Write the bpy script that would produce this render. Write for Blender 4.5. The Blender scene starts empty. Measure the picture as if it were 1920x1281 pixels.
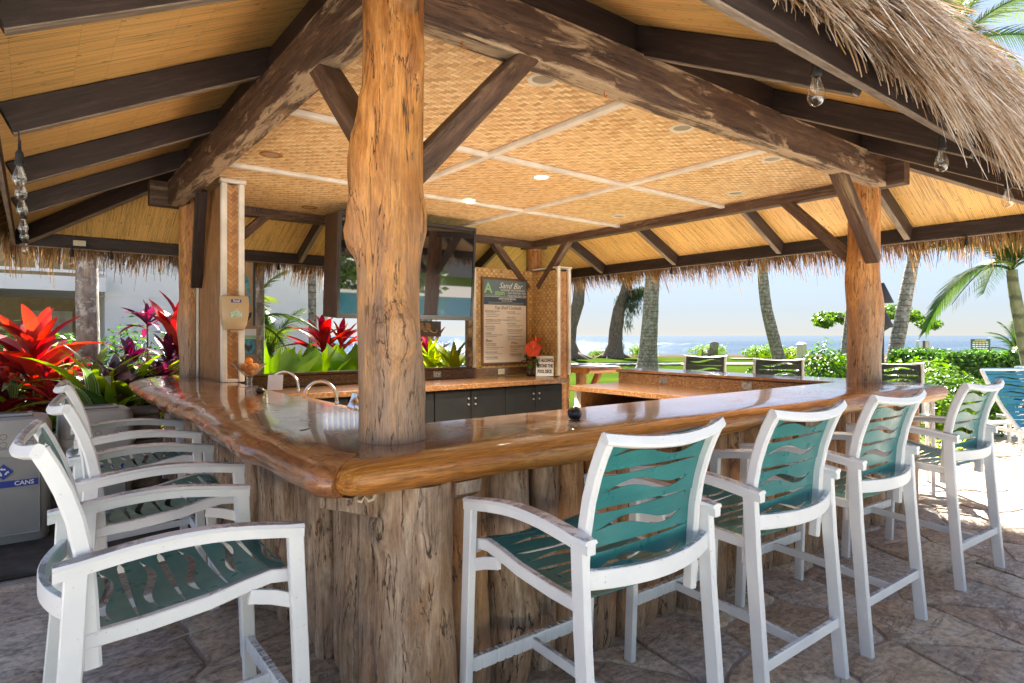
import bpy, bmesh, math, random
from mathutils import Vector, Matrix, noise as mnoise
R = math.radians
random.seed(7)
scene = bpy.context.scene
COL = scene.collection

# ------------------------------------------------------------------ camera, sky, sun, exposure
F = 1154.0                      # focal length in photograph pixels (1920 wide)
VX, VY = 0.615, 0.7885          # heading of the view in plan
cam_d = bpy.data.cameras.new("camera")
cam_d.sensor_width = 36.0
cam_d.lens = F / 1920 * 36.0
cam_d.shift_y = -11.5 / 1920
cam_d.clip_start = 0.05
cam_d.clip_end = 20000
cam = bpy.data.objects.new("camera", cam_d)
cam.location = (0, 0, 1.5)
cam.rotation_euler = (R(90), 0, -math.atan2(VX, VY))
COL.objects.link(cam)
scene.camera = cam

SUN_DIR = Vector((1.5, 1.6, 2.35)).normalized()      # towards the sun
sun_el = math.asin(SUN_DIR.z)
sun_az = math.atan2(SUN_DIR.x, SUN_DIR.y)
world = bpy.data.worlds.new("World")
scene.world = world
world.use_nodes = True
wn = world.node_tree
wn.nodes.clear()
sky = wn.nodes.new("ShaderNodeTexSky")
sky.sky_type = 'NISHITA'
sky.sun_disc = False
sky.sun_elevation = sun_el
sky.sun_rotation = sun_az
sky.air_density = 0.8
sky.dust_density = 0.2
sky.ozone_density = 3.0
bg = wn.nodes.new("ShaderNodeBackground")
bg.inputs[1].default_value = 0.10
wo = wn.nodes.new("ShaderNodeOutputWorld")
# the photograph is an exposure blend: roll the whole sky off evenly, the same everywhere
lum = wn.nodes.new("ShaderNodeRGBToBW"); wn.links.new(sky.outputs[0], lum.inputs[0])
dv = wn.nodes.new("ShaderNodeMath"); dv.operation = 'MULTIPLY_ADD'; dv.inputs[1].default_value = 1/1.5; dv.inputs[2].default_value = 1.0
wn.links.new(lum.outputs[0], dv.inputs[0])
iv = wn.nodes.new("ShaderNodeMath"); iv.operation = 'DIVIDE'; iv.inputs[0].default_value = 1.0
wn.links.new(dv.outputs[0], iv.inputs[1])
sc_ = wn.nodes.new("ShaderNodeVectorMath"); sc_.operation = 'SCALE'
wn.links.new(sky.outputs[0], sc_.inputs[0]); wn.links.new(iv.outputs[0], sc_.inputs['Scale'])
hs_ = wn.nodes.new("ShaderNodeHueSaturation"); hs_.inputs['Saturation'].default_value = .62
wn.links.new(sc_.outputs[0], hs_.inputs['Color'])
tint = wn.nodes.new("ShaderNodeMix"); tint.data_type = 'RGBA'; tint.blend_type = 'MULTIPLY'; tint.inputs[0].default_value = 1.0
tint.inputs[7].default_value = (.97, .985, 1.08, 1)
wn.links.new(hs_.outputs[0], tint.inputs[6])
wn.links.new(tint.outputs[2], bg.inputs[0])
wn.links.new(bg.outputs[0], wo.inputs[0])

sd = bpy.data.lights.new("sun", 'SUN')
sd.energy = 5.0
sd.angle = R(0.5)
sd.color = (1.0, 0.95, 0.86)
sun = bpy.data.objects.new("sun", sd)
sun.rotation_euler = SUN_DIR.to_track_quat('Z', 'Y').to_euler()
COL.objects.link(sun)

scene.view_settings.view_transform = 'Standard'
scene.view_settings.look = 'None'
scene.view_settings.exposure = 2.7
scene.view_settings.gamma = 1.0
scene.render.engine = 'CYCLES'
scene.cycles.use_denoising = True
scene.cycles.max_bounces = 10
scene.cycles.diffuse_bounces = 8
scene.cycles.transparent_max_bounces = 12
scene.cycles.sample_clamp_indirect = 10.0
scene.cycles.caustics_reflective = False
scene.cycles.caustics_refractive = False

# ------------------------------------------------------------------ helpers: placing
def at(u, dep, v=None, z=None):
    """A point at depth dep seen in column u of the photograph; height from row v or given."""
    lat = (u - 960) / F * dep
    if z is None:
        z = 1.5 + (629 - v) / F * dep
    return Vector((lat * VY + dep * VX, -lat * VX + dep * VY, z))

WORLD = {}
def register(o, M):
    WORLD[o.name] = M
def place(o, parent=None, M=None):
    M = M if M is not None else Matrix.Identity(4)
    if parent is not None:
        o.parent = parent
        o.matrix_parent_inverse = Matrix.Identity(4)
        o.matrix_basis = WORLD[parent.name].inverted() @ M
    else:
        o.matrix_basis = M
    WORLD[o.name] = M
    COL.objects.link(o)
    if parent is not None: KIDS.setdefault(parent.name, []).append(o)
    return o
def tag(o, label=None, cat=None, group=None, kind=None):
    if label: o['label'] = label
    if cat: o['category'] = cat
    if group: o['group'] = group
    if kind: o['kind'] = kind
    return o
def T(x, y=None, z=None):
    return Matrix.Translation(Vector((x, y, z)) if y is not None else Vector(x))
def RZ(a): return Matrix.Rotation(a, 4, 'Z')
def RX(a): return Matrix.Rotation(a, 4, 'X')
def RY(a): return Matrix.Rotation(a, 4, 'Y')
def SC(x, y, z): return Matrix.Diagonal((x, y, z, 1))
def thing(name, label, cat, loc=(0, 0, 0), rz=0.0, group=None):
    o = bpy.data.objects.new(name, None)
    o.empty_display_size = 0.1
    place(o, None, T(Vector(loc)) @ RZ(rz))
    return tag(o, label, cat, group)
KIDS = {}
def dup_tree(src, M, label=None, group=None, par=None):
    c = src.copy()
    place(c, par, M)
    for ch in list(KIDS.get(src.name, [])):
        dup_tree(ch, M @ (WORLD[src.name].inverted() @ WORLD[ch.name]), par=c)
    if label: c['label'] = label
    if group: c['group'] = group
    return c

class MB:
    """collects geometry for one mesh"""
    def __init__(s):
        s.v, s.f, s.m, s.uv = [], [], [], {}
        s.mi = 0
    def vert(s, p): s.v.append(tuple(p)); return len(s.v) - 1
    def face(s, idx, uv=None):
        s.f.append(tuple(idx)); s.m.append(s.mi)
        if uv: s.uv[len(s.f) - 1] = uv
    def poly(s, pts, uv=None):
        i = len(s.v); s.v += [tuple(p) for p in pts]
        s.face(range(i, i + len(pts)), uv)
    def box(s, lo, hi, M=None, ch=0.0):
        x0, y0, z0 = lo; x1, y1, z1 = hi
        if ch <= 0:
            P = [(x0,y0,z0),(x1,y0,z0),(x1,y1,z0),(x0,y1,z0),(x0,y0,z1),(x1,y0,z1),(x1,y1,z1),(x0,y1,z1)]
            Fc = [(0,3,2,1),(4,5,6,7),(0,1,5,4),(1,2,6,5),(2,3,7,6),(3,0,4,7)]
        else:
            c = min(ch, (x1-x0)*.45, (y1-y0)*.45, (z1-z0)*.45)
            bm = bmesh.new()
            bmesh.ops.create_cube(bm, size=1.0)
            for v in bm.verts:
                v.co = Vector(((x0+x1)/2 + v.co.x*(x1-x0), (y0+y1)/2 + v.co.y*(y1-y0), (z0+z1)/2 + v.co.z*(z1-z0)))
            bmesh.ops.bevel(bm, geom=bm.edges[:], offset=c, segments=1, affect='EDGES', profile=0.5)
            bm.verts.index_update()
            P = [tuple(v.co) for v in bm.verts]
            Fc = [tuple(v.index for v in f.verts) for f in bm.faces]
            bm.free()
        if M is not None:
            P = [tuple(M @ Vector(p)) for p in P]
        o = len(s.v); s.v += P
        for f in Fc: s.face([i + o for i in f])
    def grid(s, rows, closed_u=False, closed_v=False, cap0=False, cap1=False):
        """rows of points -> quads; closed_u joins the end of each row to its start"""
        o = len(s.v); n = len(rows[0])
        for r in rows: s.v += [tuple(p) for p in r]
        m = len(rows)
        for j in range(m - (0 if closed_v else 1)):
            for i in range(n - (0 if closed_u else 1)):
                a = o + j*n + i; b = o + j*n + (i+1) % n
                c = o + ((j+1) % m)*n + (i+1) % n; d = o + ((j+1) % m)*n + i
                s.face((a, b, c, d))
        if cap0: s.face([o + i for i in range(n)][::-1])
        if cap1: s.face([o + (m-1)*n + i for i in range(n)])
    def tube(s, path, rad, segs=10, caps=True, fn=None):
        P = [Vector(p) for p in path]
        rows = []
        ref = Vector((0, 0, 1))
        t0 = (P[1]-P[0]).normalized()
        if abs(t0.dot(ref)) > .9: ref = Vector((1, 0, 0))
        n = t0.cross(ref).normalized()
        for k, p in enumerate(P):
            t = (P[min(k+1, len(P)-1)] - P[max(k-1, 0)]).normalized()
            n = (n - t*n.dot(t)).normalized()
            b = t.cross(n)
            r = rad[k] if isinstance(rad, (list, tuple)) else rad
            row = []
            for i in range(segs):
                a = 2*math.pi*i/segs
                d = n*math.cos(a) + b*math.sin(a)
                rr = r * (fn(a, k) if fn else 1)
                row.append(p + d*rr)
            rows.append(row)
        s.grid(rows, closed_u=True, cap0=caps, cap1=caps)
    def sweep(s, path, side, a, b, ch=0.25):
        """rectangular bar along path; a = half width along the constant direction side, b = half thickness"""
        P = [Vector(p) for p in path]; side = Vector(side).normalized()
        rows = []
        ca, cb = a*ch, b*ch
        c = min(ca, cb) if ch else 0
        sec = [(a-c, b), (a, b-c), (a, -b+c), (a-c, -b), (-a+c, -b), (-a, -b+c), (-a, b-c), (-a+c, b)]
        for k, p in enumerate(P):
            t = (P[min(k+1, len(P)-1)] - P[max(k-1, 0)]).normalized()
            n = t.cross(side).normalized()
            rows.append([p + side*x + n*y for x, y in sec])
        s.grid(rows, closed_u=True, cap0=True, cap1=True)
    def lathe(s, prof, segs=20, M=None):
        rows = []
        for r, z in prof:
            row = [Vector((r*math.cos(2*math.pi*i/segs), r*math.sin(2*math.pi*i/segs), z)) for i in range(segs)]
            rows.append([M @ p for p in row] if M is not None else row)
        s.grid(rows, closed_u=True, cap0=prof[0][0] > 1e-4, cap1=prof[-1][0] > 1e-4)
    def build(s, name, mats, parent=None, M=None, smooth=None, local=True, recalc=False):
        me = bpy.data.meshes.new(name)
        MM = M if M is not None else (WORLD[parent.name] if parent is not None else Matrix.Identity(4))
        vv = s.v
        if not local:      # vertices given in world space: bring them into the local frame MM
            inv = MM.inverted()
            vv = [tuple(inv @ Vector(p)) for p in s.v]
        me.from_pydata(vv, [], s.f)
        for m_ in (mats if isinstance(mats, (list, tuple)) else [mats]): me.materials.append(m_)
        if any(s.m): me.polygons.foreach_set("material_index", s.m)
        if s.uv:
            ul = me.uv_layers.new(name="UVMap")
            for p in me.polygons:
                u = s.uv.get(p.index)
                if u:
                    for k, li in enumerate(p.loop_indices): ul.data[li].uv = u[k]
        if recalc:
            bm = bmesh.new(); bm.from_mesh(me)
            bmesh.ops.recalc_face_normals(bm, faces=bm.faces[:])
            bm.to_mesh(me); bm.free()
        me.validate()
        if smooth is not None:
            me.polygons.foreach_set("use_smooth", [True]*len(me.polygons))
            me.set_sharp_from_angle(angle=R(smooth))
        me.update()
        o = bpy.data.objects.new(name, me)
        place(o, parent, MM)
        return o
def mesh_copy(src, parent, M, name=None):
    o = bpy.data.objects.new(name or src.data.name, src.data)
    place(o, parent, M)
    return o

def frame_along(p0, p1, up=(0, 0, 1)):
    p0, p1 = Vector(p0), Vector(p1)
    x = (p1-p0).normalized(); up = Vector(up)
    y = up.cross(x).normalized(); z = x.cross(y)
    M = Matrix((x, y, z)).transposed().to_4x4(); M.translation = p0
    return M, (p1-p0).length
def beam(name, p0, p1, w, h, m, parent, up=(0, 0, 1), ch=0.006, wob=0.0, seed=0):
    """a squared timber: local x runs along it"""
    M, L = frame_along(p0, p1, up)
    b = MB()
    n = max(2, int(L/0.12)) if wob else 1
    rows = []
    c = ch
    sec = [(w/2-c, h/2), (w/2, h/2-c), (w/2, -h/2+c), (w/2-c, -h/2), (-w/2+c, -h/2), (-w/2, -h/2+c), (-w/2, h/2-c), (-w/2+c, h/2)]
    for k in range(n+1):
        x = L*k/n
        row = []
        for i, (yy, zz) in enumerate(sec):
            q = mnoise.noise(Vector((x*2.3+seed, i*7.1, seed*3.7)))*wob
            row.append((x, yy*(1+q/w), zz*(1+q/h)))
        rows.append(row)
    b.grid(rows, closed_u=True, cap0=True, cap1=True)
    return b.build(name, m, parent, M, smooth=30)

# ------------------------------------------------------------------ helpers: materials
def newmat(name):
    m = bpy.data.materials.new(name)
    m.use_nodes = True
    nt = m.node_tree
    nt.nodes.clear()
    out = nt.nodes.new("ShaderNodeOutputMaterial")
    p = nt.nodes.new("ShaderNodeBsdfPrincipled")
    nt.links.new(p.outputs[0], out.inputs[0])
    return m, nt, p, out
def nd(nt, typ, inp=None, **kw):
    n = nt.nodes.new("ShaderNode" + typ)
    for k, v in kw.items(): setattr(n, k, v)
    for k, v in (inp or {}).items():
        if isinstance(v, bpy.types.NodeSocket): nt.links.new(v, n.inputs[k])
        else: n.inputs[k].default_value = v
    return n
def math_(nt, op, a, b=None, c=None, clamp=False):
    n = nt.nodes.new("ShaderNodeMath"); n.operation = op; n.use_clamp = clamp
    for i, v in enumerate((a, b, c)):
        if v is None: continue
        if isinstance(v, bpy.types.NodeSocket): nt.links.new(v, n.inputs[i])
        else: n.inputs[i].default_value = v
    return n.outputs[0]
def ramp(nt, fac, stops, interp='LINEAR'):
    n = nt.nodes.new("ShaderNodeValToRGB"); n.color_ramp.interpolation = interp
    el = n.color_ramp.elements
    while len(el) > 1: el.remove(el[-1])
    el[0].position = stops[0][0]; el[0].color = (*stops[0][1], 1)
    for pos, c in stops[1:]:
        e = el.new(pos); e.color = (*c, 1)
    nt.links.new(fac, n.inputs[0])
    return n.outputs[0]
def g3(x): return (x, x, x)
def mixc(nt, fac, a, b, mode='MIX'):
    n = nt.nodes.new("ShaderNodeMix"); n.data_type = 'RGBA'; n.blend_type = mode
    for i, v in ((0, fac), (6, a), (7, b)):
        if isinstance(v, bpy.types.NodeSocket): nt.links.new(v, n.inputs[i])
        elif i == 0: n.inputs[0].default_value = v
        else: n.inputs[i].default_value = (*v, 1)
    return n.outputs[2]
def coords(nt, kind='Object', scale=(1, 1, 1), rnd=True, rot=(0, 0, 0)):
    tc = nt.nodes.new("ShaderNodeTexCoord")
    mp = nt.nodes.new("ShaderNodeMapping")
    mp.inputs['Scale'].default_value = scale
    mp.inputs['Rotation'].default_value = rot
    src = tc.outputs[kind]
    if rnd:
        oi = nt.nodes.new("ShaderNodeObjectInfo")
        ml = math_(nt, 'MULTIPLY', oi.outputs['Random'], 37.0)
        add = nd(nt, 'VectorMath', {0: src, 1: ml}, operation='ADD')
        src = add.outputs[0]
    nt.links.new(src, mp.inputs[0])
    return mp.outputs[0]
def noise_(nt, vec, scale=5, detail=4, rough=.55, dist=0.0):
    n = nd(nt, 'TexNoise', {'Vector': vec, 'Scale': scale, 'Detail': detail, 'Roughness': rough, 'Distortion': dist})
    return n.outputs[0]
def bump(nt, p, h, strength=.3, dist=.01):
    b = nd(nt, 'Bump', {'Height': h, 'Strength': strength, 'Distance': dist})
    nt.links.new(b.outputs[0], p.inputs['Normal'])
def orand(nt):
    return nt.nodes.new("ShaderNodeObjectInfo").outputs['Random']
def plain(name, col, rough=.5, metal=0.0, spec=None, var=0.08, nscale=8, bmp=0.0, coat=0.0):
    m, nt, p, out = newmat(name)
    v = coords(nt, 'Object')
    n = noise_(nt, v, nscale, 5)
    c = ramp(nt, n, [(.25, tuple(x*(1-var*2) for x in col)), (.75, tuple(min(1, x*(1+var)) for x in col))])
    nt.links.new(c, p.inputs['Base Color'])
    rr = ramp(nt, noise_(nt, v, nscale*2.3, 3), [(.3, g3(max(0, rough-.08))), (.7, g3(min(1, rough+.1)))])
    nt.links.new(rr, p.inputs['Roughness'])
    p.inputs['Metallic'].default_value = metal
    if coat: p.inputs['Coat Weight'].default_value = coat
    if rough >= .85: p.inputs['Specular IOR Level'].default_value = .15
    if bmp: bump(nt, p, noise_(nt, v, nscale*4, 4), bmp, .005)
    return m
def wood(name, stops, scale=(1.2, 14, 14), edge=0.0, blotch=None, rough=.6, bmp=.35, foot=None, coat=0.0, cracks=0.0, bscale=None, knots=0.0):
    """grain runs along the axis with the small scale"""
    m, nt, p, out = newmat(name)
    v = coords(nt, 'Object', scale)
    n1 = noise_(nt, v, 1.6, 8, .68, .8)
    c = ramp(nt, n1, stops)
    mott = noise_(nt, coords(nt, 'Object', tuple(.35*q + 2.0 for q in scale)), 2.0, 7, .7, .4)
    c = mixc(nt, .75, c, ramp(nt, mott, [(.3, (.50, .46, .42)), (.5, g3(.95)), (.7, (1.25, 1.2, 1.12))]), 'MULTIPLY')
    fine = noise_(nt, coords(nt, 'Object', tuple(q*(2.2 if q < 3 else 3.2) for q in scale)), 4.0, 8, .72)
    c = mixc(nt, .75, c, ramp(nt, fine, [(.34, g3(.50)), (.5, g3(.97)), (.66, g3(1.22))]), 'MULTIPLY')
    if blotch:
        v2 = coords(nt, 'Object', bscale or tuple(.25*s + .9 for s in scale))
        n2 = noise_(nt, v2, 1.5, 8, .68, .6)
        lo, hi, bc, amt = blotch
        if edge:      # worn along the upper and lower arrises
            ez = nd(nt, 'SeparateXYZ', {0: coords(nt, 'Object', rnd=False)}).outputs[2]
            ez = math_(nt, 'POWER', math_(nt, 'MINIMUM', math_(nt, 'DIVIDE', math_(nt, 'ABSOLUTE', ez), .125), 1.0), 5.0)
            n2 = math_(nt, 'ADD', math_(nt, 'SUBTRACT', n2, .03), math_(nt, 'MULTIPLY', ez, edge))
        f = ramp(nt, n2, [(lo, g3(0)), (hi, g3(amt))])
        c = mixc(nt, f, c, mixc(nt, .7, bc, ramp(nt, fine, [(.35, tuple(x*.45 for x in bc)), (.65, bc)])))
    if foot:
        z = nd(nt, 'SeparateXYZ', {0: coords(nt, 'Object', rnd=False)}).outputs[2]
        zz = math_(nt, 'ADD', z, math_(nt, 'MULTIPLY', math_(nt, 'SUBTRACT', n1, .5), 1.8))
        f = ramp(nt, math_(nt, 'DIVIDE', zz, 4.0), [(foot[0]/4, g3(foot[3])), (foot[1]/4, g3(0))])
        c = mixc(nt, f, c, mixc(nt, ramp(nt, fine, [(.35, g3(0)), (.65, g3(1))]), tuple(q*.45 for q in foot[2]), foot[2]))
    h = math_(nt, 'ADD', math_(nt, 'MULTIPLY', n1, .6), math_(nt, 'MULTIPLY', fine, .5))
    if knots:
        kv = nd(nt, 'TexVoronoi', {'Vector': coords(nt, 'Object', tuple((1.0 if q < 3 else 2.6) for q in scale)), 'Scale': 1.5})
        kd = kv.outputs['Distance']; kr = nd(nt, 'SeparateColor', {0: kv.outputs['Color']}).outputs[0]
        sel = math_(nt, 'GREATER_THAN', kr, .45)
        kd2 = math_(nt, 'ADD', kd, math_(nt, 'MULTIPLY', math_(nt, 'SUBTRACT', mott, .5), .10))
        eye = math_(nt, 'MULTIPLY', ramp(nt, kd2, [(.05, g3(1)), (.10, g3(0))]), sel)
        rings = math_(nt, 'MULTIPLY', math_(nt, 'SINE', math_(nt, 'MULTIPLY', kd2, 130.0)), .5)
        halo = math_(nt, 'MULTIPLY', math_(nt, 'MULTIPLY', ramp(nt, kd2, [(.08, g3(1)), (.26, g3(0))]), sel), math_(nt, 'ADD', rings, .5))
        c = mixc(nt, math_(nt, 'MULTIPLY', halo, .55*knots), c, tuple(q*.35 for q in stops[1][1]))
        c = mixc(nt, math_(nt, 'MULTIPLY', eye, .85*knots), c, (.035, .018, .01))
        h = math_(nt, 'SUBTRACT', h, math_(nt, 'MULTIPLY', eye, .6))
    if cracks:
        # drying checks: thin dark lines that follow the grain
        ck = noise_(nt, coords(nt, 'Object', tuple(q*(.55 if q < 3 else .62) for q in scale)), 1.7, 5, .6, .5)
        rid = math_(nt, 'ABSOLUTE', math_(nt, 'SUBTRACT', ck, .5))
        gate = ramp(nt, mott, [(.42, g3(0)), (.52, g3(1))])
        cf = math_(nt, 'MULTIPLY', ramp(nt, rid, [(.004, g3(1)), (.014, g3(0))]), gate)
        c = mixc(nt, math_(nt, 'MULTIPLY', cf, cracks), c, (.03, .017, .01))
        h = math_(nt, 'SUBTRACT', h, math_(nt, 'MULTIPLY', cf, .8))
    nt.links.new(c, p.inputs['Base Color'])
    p.inputs['Roughness'].default_value = rough
    if coat:
        p.inputs['Coat Weight'].default_value = coat; p.inputs['Coat Roughness'].default_value = .12
    bump(nt, p, h, bmp, .012)
    return m

# ------------------------------------------------------------------ materials
M_ = {}
M_['post'] = wood("driftwood_post", [(.27, (.15, .052, .014)), (.42, (.38, .155, .042)), (.56, (.56, .26, .075)), (.75, (.70, .40, .155))],
                  (11, 11, 1.5), blotch=(.54, .74, (.50, .39, .28), .7), rough=.45, bmp=.45, foot=(1.0, 2.0, (.50, .37, .27), .75), cracks=.9, knots=1.0)
M_['log'] = wood("weathered_log", [(.28, (.13, .058, .024)), (.45, (.36, .18, .072)), (.58, (.52, .30, .14)), (.75, (.66, .46, .28))],
                 (12, 12, 2.0), blotch=(.44, .6, (.48, .20, .055), .85), rough=.6, bmp=.7, foot=(.0, .6, (.50, .40, .31), .6), cracks=.9, knots=1.0)
M_['grey_log'] = wood("grey_log", [(.26, (.17, .10, .06)), (.45, (.36, .24, .15)), (.58, (.50, .365, .25)), (.75, (.63, .51, .385))],
                 (12, 12, 2.0), blotch=(.52, .68, (.42, .20, .075), .7), rough=.7, bmp=.7, cracks=.9, knots=1.0)
M_['header'] = wood("weathered_header", [(.30, (.038, .020, .013)), (.46, (.085, .046, .029)), (.6, (.145, .085, .052)), (.78, (.28, .18, .11))],
                    (1.1, 12, 12), edge=.15, blotch=(.54, .63, (.58, .43, .27), .85), rough=.65, bmp=.45, bscale=(1.5, 9, 7), cracks=.9)
M_['brace'] = wood("brace_wood", [(.3, (.045, .023, .015)), (.5, (.10, .054, .035)), (.72, (.20, .12, .075))],
                   (1.2, 14, 14), blotch=(.56, .66, (.40, .29, .15), .7), rough=.6, bmp=.35, cracks=.8)
M_['rafter'] = wood("dark_rafter", [(.3, (.016, .010, .008)), (.55, (.034, .020, .017)), (.78, (.085, .055, .048))],
                    (1.5, 22, 22), rough=.55, bmp=.3)
M_['rafter_edge'] = wood("rafter_underside", [(.3, (.16, .11, .08)), (.6, (.30, .24, .18)), (.8, (.42, .36, .30))], (1.5, 20, 20), rough=.7, bmp=.3)
M_['trim'] = plain("white_trim", (.72, .69, .62), .55, var=.14, nscale=5, bmp=.1)
M_['cream_trim'] = plain("cream_batten", (.68, .64, .53), .5, var=.1, nscale=4)

def bamboo(name, base=(.88, .55, .19)):
    m, nt, p, out = newmat(name)
    tc = nt.nodes.new("ShaderNodeTexCoord")
    uv = tc.outputs['UV']
    br = nd(nt, 'TexBrick', {'Vector': uv, 'Color1': (.25, .25, .25, 1), 'Color2': (.9, .9, .9, 1), 'Mortar': (0, 0, 0, 1), 'Scale': 1.0,
                             'Mortar Size': .0013, 'Mortar Smooth': .3, 'Bias': 0.0, 'Brick Width': .42, 'Row Height': .0135})
    br.offset = .37; br.offset_frequency = 2
    mp = nd(nt, 'Mapping', {'Vector': uv, 'Scale': (1.5, 40, 1)})
    n = noise_(nt, mp.outputs[0], 2.2, 5, .6)
    mp2 = nd(nt, 'Mapping', {'Vector': uv, 'Scale': (.7, 2.2, 1)})
    nb = noise_(nt, mp2.outputs[0], 1.3, 3)
    c1 = tuple(x*.5 for x in base); c2 = tuple(min(1, x*1.15) for x in base)
    c = ramp(nt, math_(nt, 'ADD', math_(nt, 'MULTIPLY', n, .65), math_(nt, 'MULTIPLY', br.outputs[0], .35)), [(.34, c1), (.5, base), (.66, c2)])
    c = mixc(nt, .5, c, ramp(nt, nb, [(.3, (.72, .66, .55)), (.7, (1.1, 1.08, 1.05))]), 'MULTIPLY')
    # joints and node marks
    mk = nd(nt, 'TexVoronoi', {'Vector': nd(nt, 'Mapping', {'Vector': uv, 'Scale': (7.5, 16, 1)}).outputs[0], 'Scale': 1.0, 'Randomness': 1.0})
    dash = ramp(nt, mk.outputs['Distance'], [(.08, g3(1)), (.13, g3(0))])
    mk2 = nd(nt, 'TexVoronoi', {'Vector': nd(nt, 'Mapping', {'Vector': uv, 'Scale': (9, 22, 1), 'Location': (3.3, 1.2, 0)}).outputs[0], 'Scale': 1.0, 'Randomness': 1.0})
    dash2 = ramp(nt, mk2.outputs['Distance'], [(.085, g3(.9)), (.14, g3(0))])
    c = mixc(nt, math_(nt, 'MULTIPLY', dash, .75), c, (.13, .07, .03))
    c = mixc(nt, math_(nt, 'MULTIPLY', dash2, .6), c, (.78, .62, .42))
    c = mixc(nt, math_(nt, 'MULTIPLY', br.outputs['Fac'], .8), c, tuple(x*.3 for x in base))
    nt.links.new(c, p.inputs['Base Color'])
    p.inputs['Roughness'].default_value = .42
    bump(nt, p, math_(nt, 'SUBTRACT', math_(nt, 'MULTIPLY', n, .4), math_(nt, 'ADD', br.outputs['Fac'], dash)), .3, .004)
    return m
M_['bamboo'] = bamboo("bamboo_slat_sheet")

def weave(name, size, cols, rot=0.0, contrast=.5, period=4, rough=.5):
    """twill weave: flat strips passing over two and under two"""
    m, nt, p, out = newmat(name)
    tc = nt.nodes.new("ShaderNodeTexCoord")
    mp = nd(nt, 'Mapping', {'Vector': tc.outputs['UV'], 'Scale': (1/size, 1/size, 1), 'Rotation': (0, 0, rot)})
    sep = nd(nt, 'SeparateXYZ', {0: mp.outputs[0]})
    x, y = sep.outputs[0], sep.outputs[1]
    i, j = math_(nt, 'FLOOR', x), math_(nt, 'FLOOR', y)
    fx, fy = math_(nt, 'SUBTRACT', x, i), math_(nt, 'SUBTRACT', y, j)
    s = math_(nt, 'ADD', i, j)
    k = math_(nt, 'FLOORED_MODULO', s, float(period))
    over = math_(nt, 'LESS_THAN', k, period/2)
    q = math_(nt, 'FLOOR', math_(nt, 'DIVIDE', s, float(period)))
    ch = nd(nt, 'CombineXYZ', {0: j, 1: math_(nt, 'MULTIPLY', q, .37), 2: 1.0})
    cv = nd(nt, 'CombineXYZ', {0: i, 1: math_(nt, 'MULTIPLY', q, .53), 2: 5.0})
    w1 = nd(nt, 'TexWhiteNoise', {'Vector': ch.outputs[0]}, noise_dimensions='3D').outputs[0]
    w2 = nd(nt, 'TexWhiteNoise', {'Vector': cv.outputs[0]}, noise_dimensions='3D').outputs[0]
    # along-strip fibre
    f1 = noise_(nt, nd(nt, 'Mapping', {'Vector': mp.outputs[0], 'Scale': (.4, 9, 1)}).outputs[0], 1.5, 3)
    f2 = noise_(nt, nd(nt, 'Mapping', {'Vector': mp.outputs[0], 'Scale': (9, .4, 1)}).outputs[0], 1.5, 3)
    def sel(a, b):
        return math_(nt, 'ADD', math_(nt, 'MULTIPLY', over, a), math_(nt, 'MULTIPLY', math_(nt, 'SUBTRACT', 1.0, over), b))
    # the two strip directions catch different natural tones
    tone = sel(math_(nt, 'ADD', math_(nt, 'MULTIPLY', w1, .62), .36), math_(nt, 'MULTIPLY', w2, .60))
    tone = math_(nt, 'ADD', math_(nt, 'MULTIPLY', tone, .75), math_(nt, 'MULTIPLY', sel(f1, f2), .3))
    big = noise_(nt, nd(nt, 'Mapping', {'Vector': tc.outputs['UV']}).outputs[0], 1.6, 4)
    tone = math_(nt, 'ADD', tone, math_(nt, 'MULTIPLY', math_(nt, 'SUBTRACT', big, .5), .35))
    c = ramp(nt, tone, [(.1, cols[0]), (.45, cols[1]), (.85, cols[2])])
    # gaps along the strip edges
    ed = sel(math_(nt, 'ABSOLUTE', math_(nt, 'SUBTRACT', fy, .5)), math_(nt, 'ABSOLUTE', math_(nt, 'SUBTRACT', fx, .5)))
    gap = ramp(nt, ed, [(.40, g3(0)), (.5, g3(1))])
    c = mixc(nt, math_(nt, 'MULTIPLY', gap, contrast), c, tuple(v*.25 for v in cols[0]))
    nt.links.new(c, p.inputs['Base Color'])
    p.inputs['Roughness'].default_value = rough
    # strip crowns up over, down under
    al = sel(fx, fy)
    kk = math_(nt, 'FLOORED_MODULO', k, period/2)
    ph = math_(nt, 'DIVIDE', math_(nt, 'ADD', kk, al), period/2)
    hh = math_(nt, 'SINE', math_(nt, 'MULTIPLY', ph, math.pi))
    bump(nt, p, math_(nt, 'SUBTRACT', hh, gap), .35, .006)
    return m
M_['weave'] = weave("woven_ceiling_mat", .030, [(.42, .235, .095), (.70, .45, .205), (.86, .665, .385)], contrast=.75)
M_['weave_wall'] = weave("woven_wall_mat", .042, [(.30, .17, .055), (.50, .31, .12), (.66, .45, .20)], rot=0, contrast=.8, period=2)
M_['herring'] = weave("herringbone_panel", .03, [(.25, .11, .035), (.42, .20, .07), (.56, .31, .13)], rot=R(45), contrast=.8)

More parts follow.
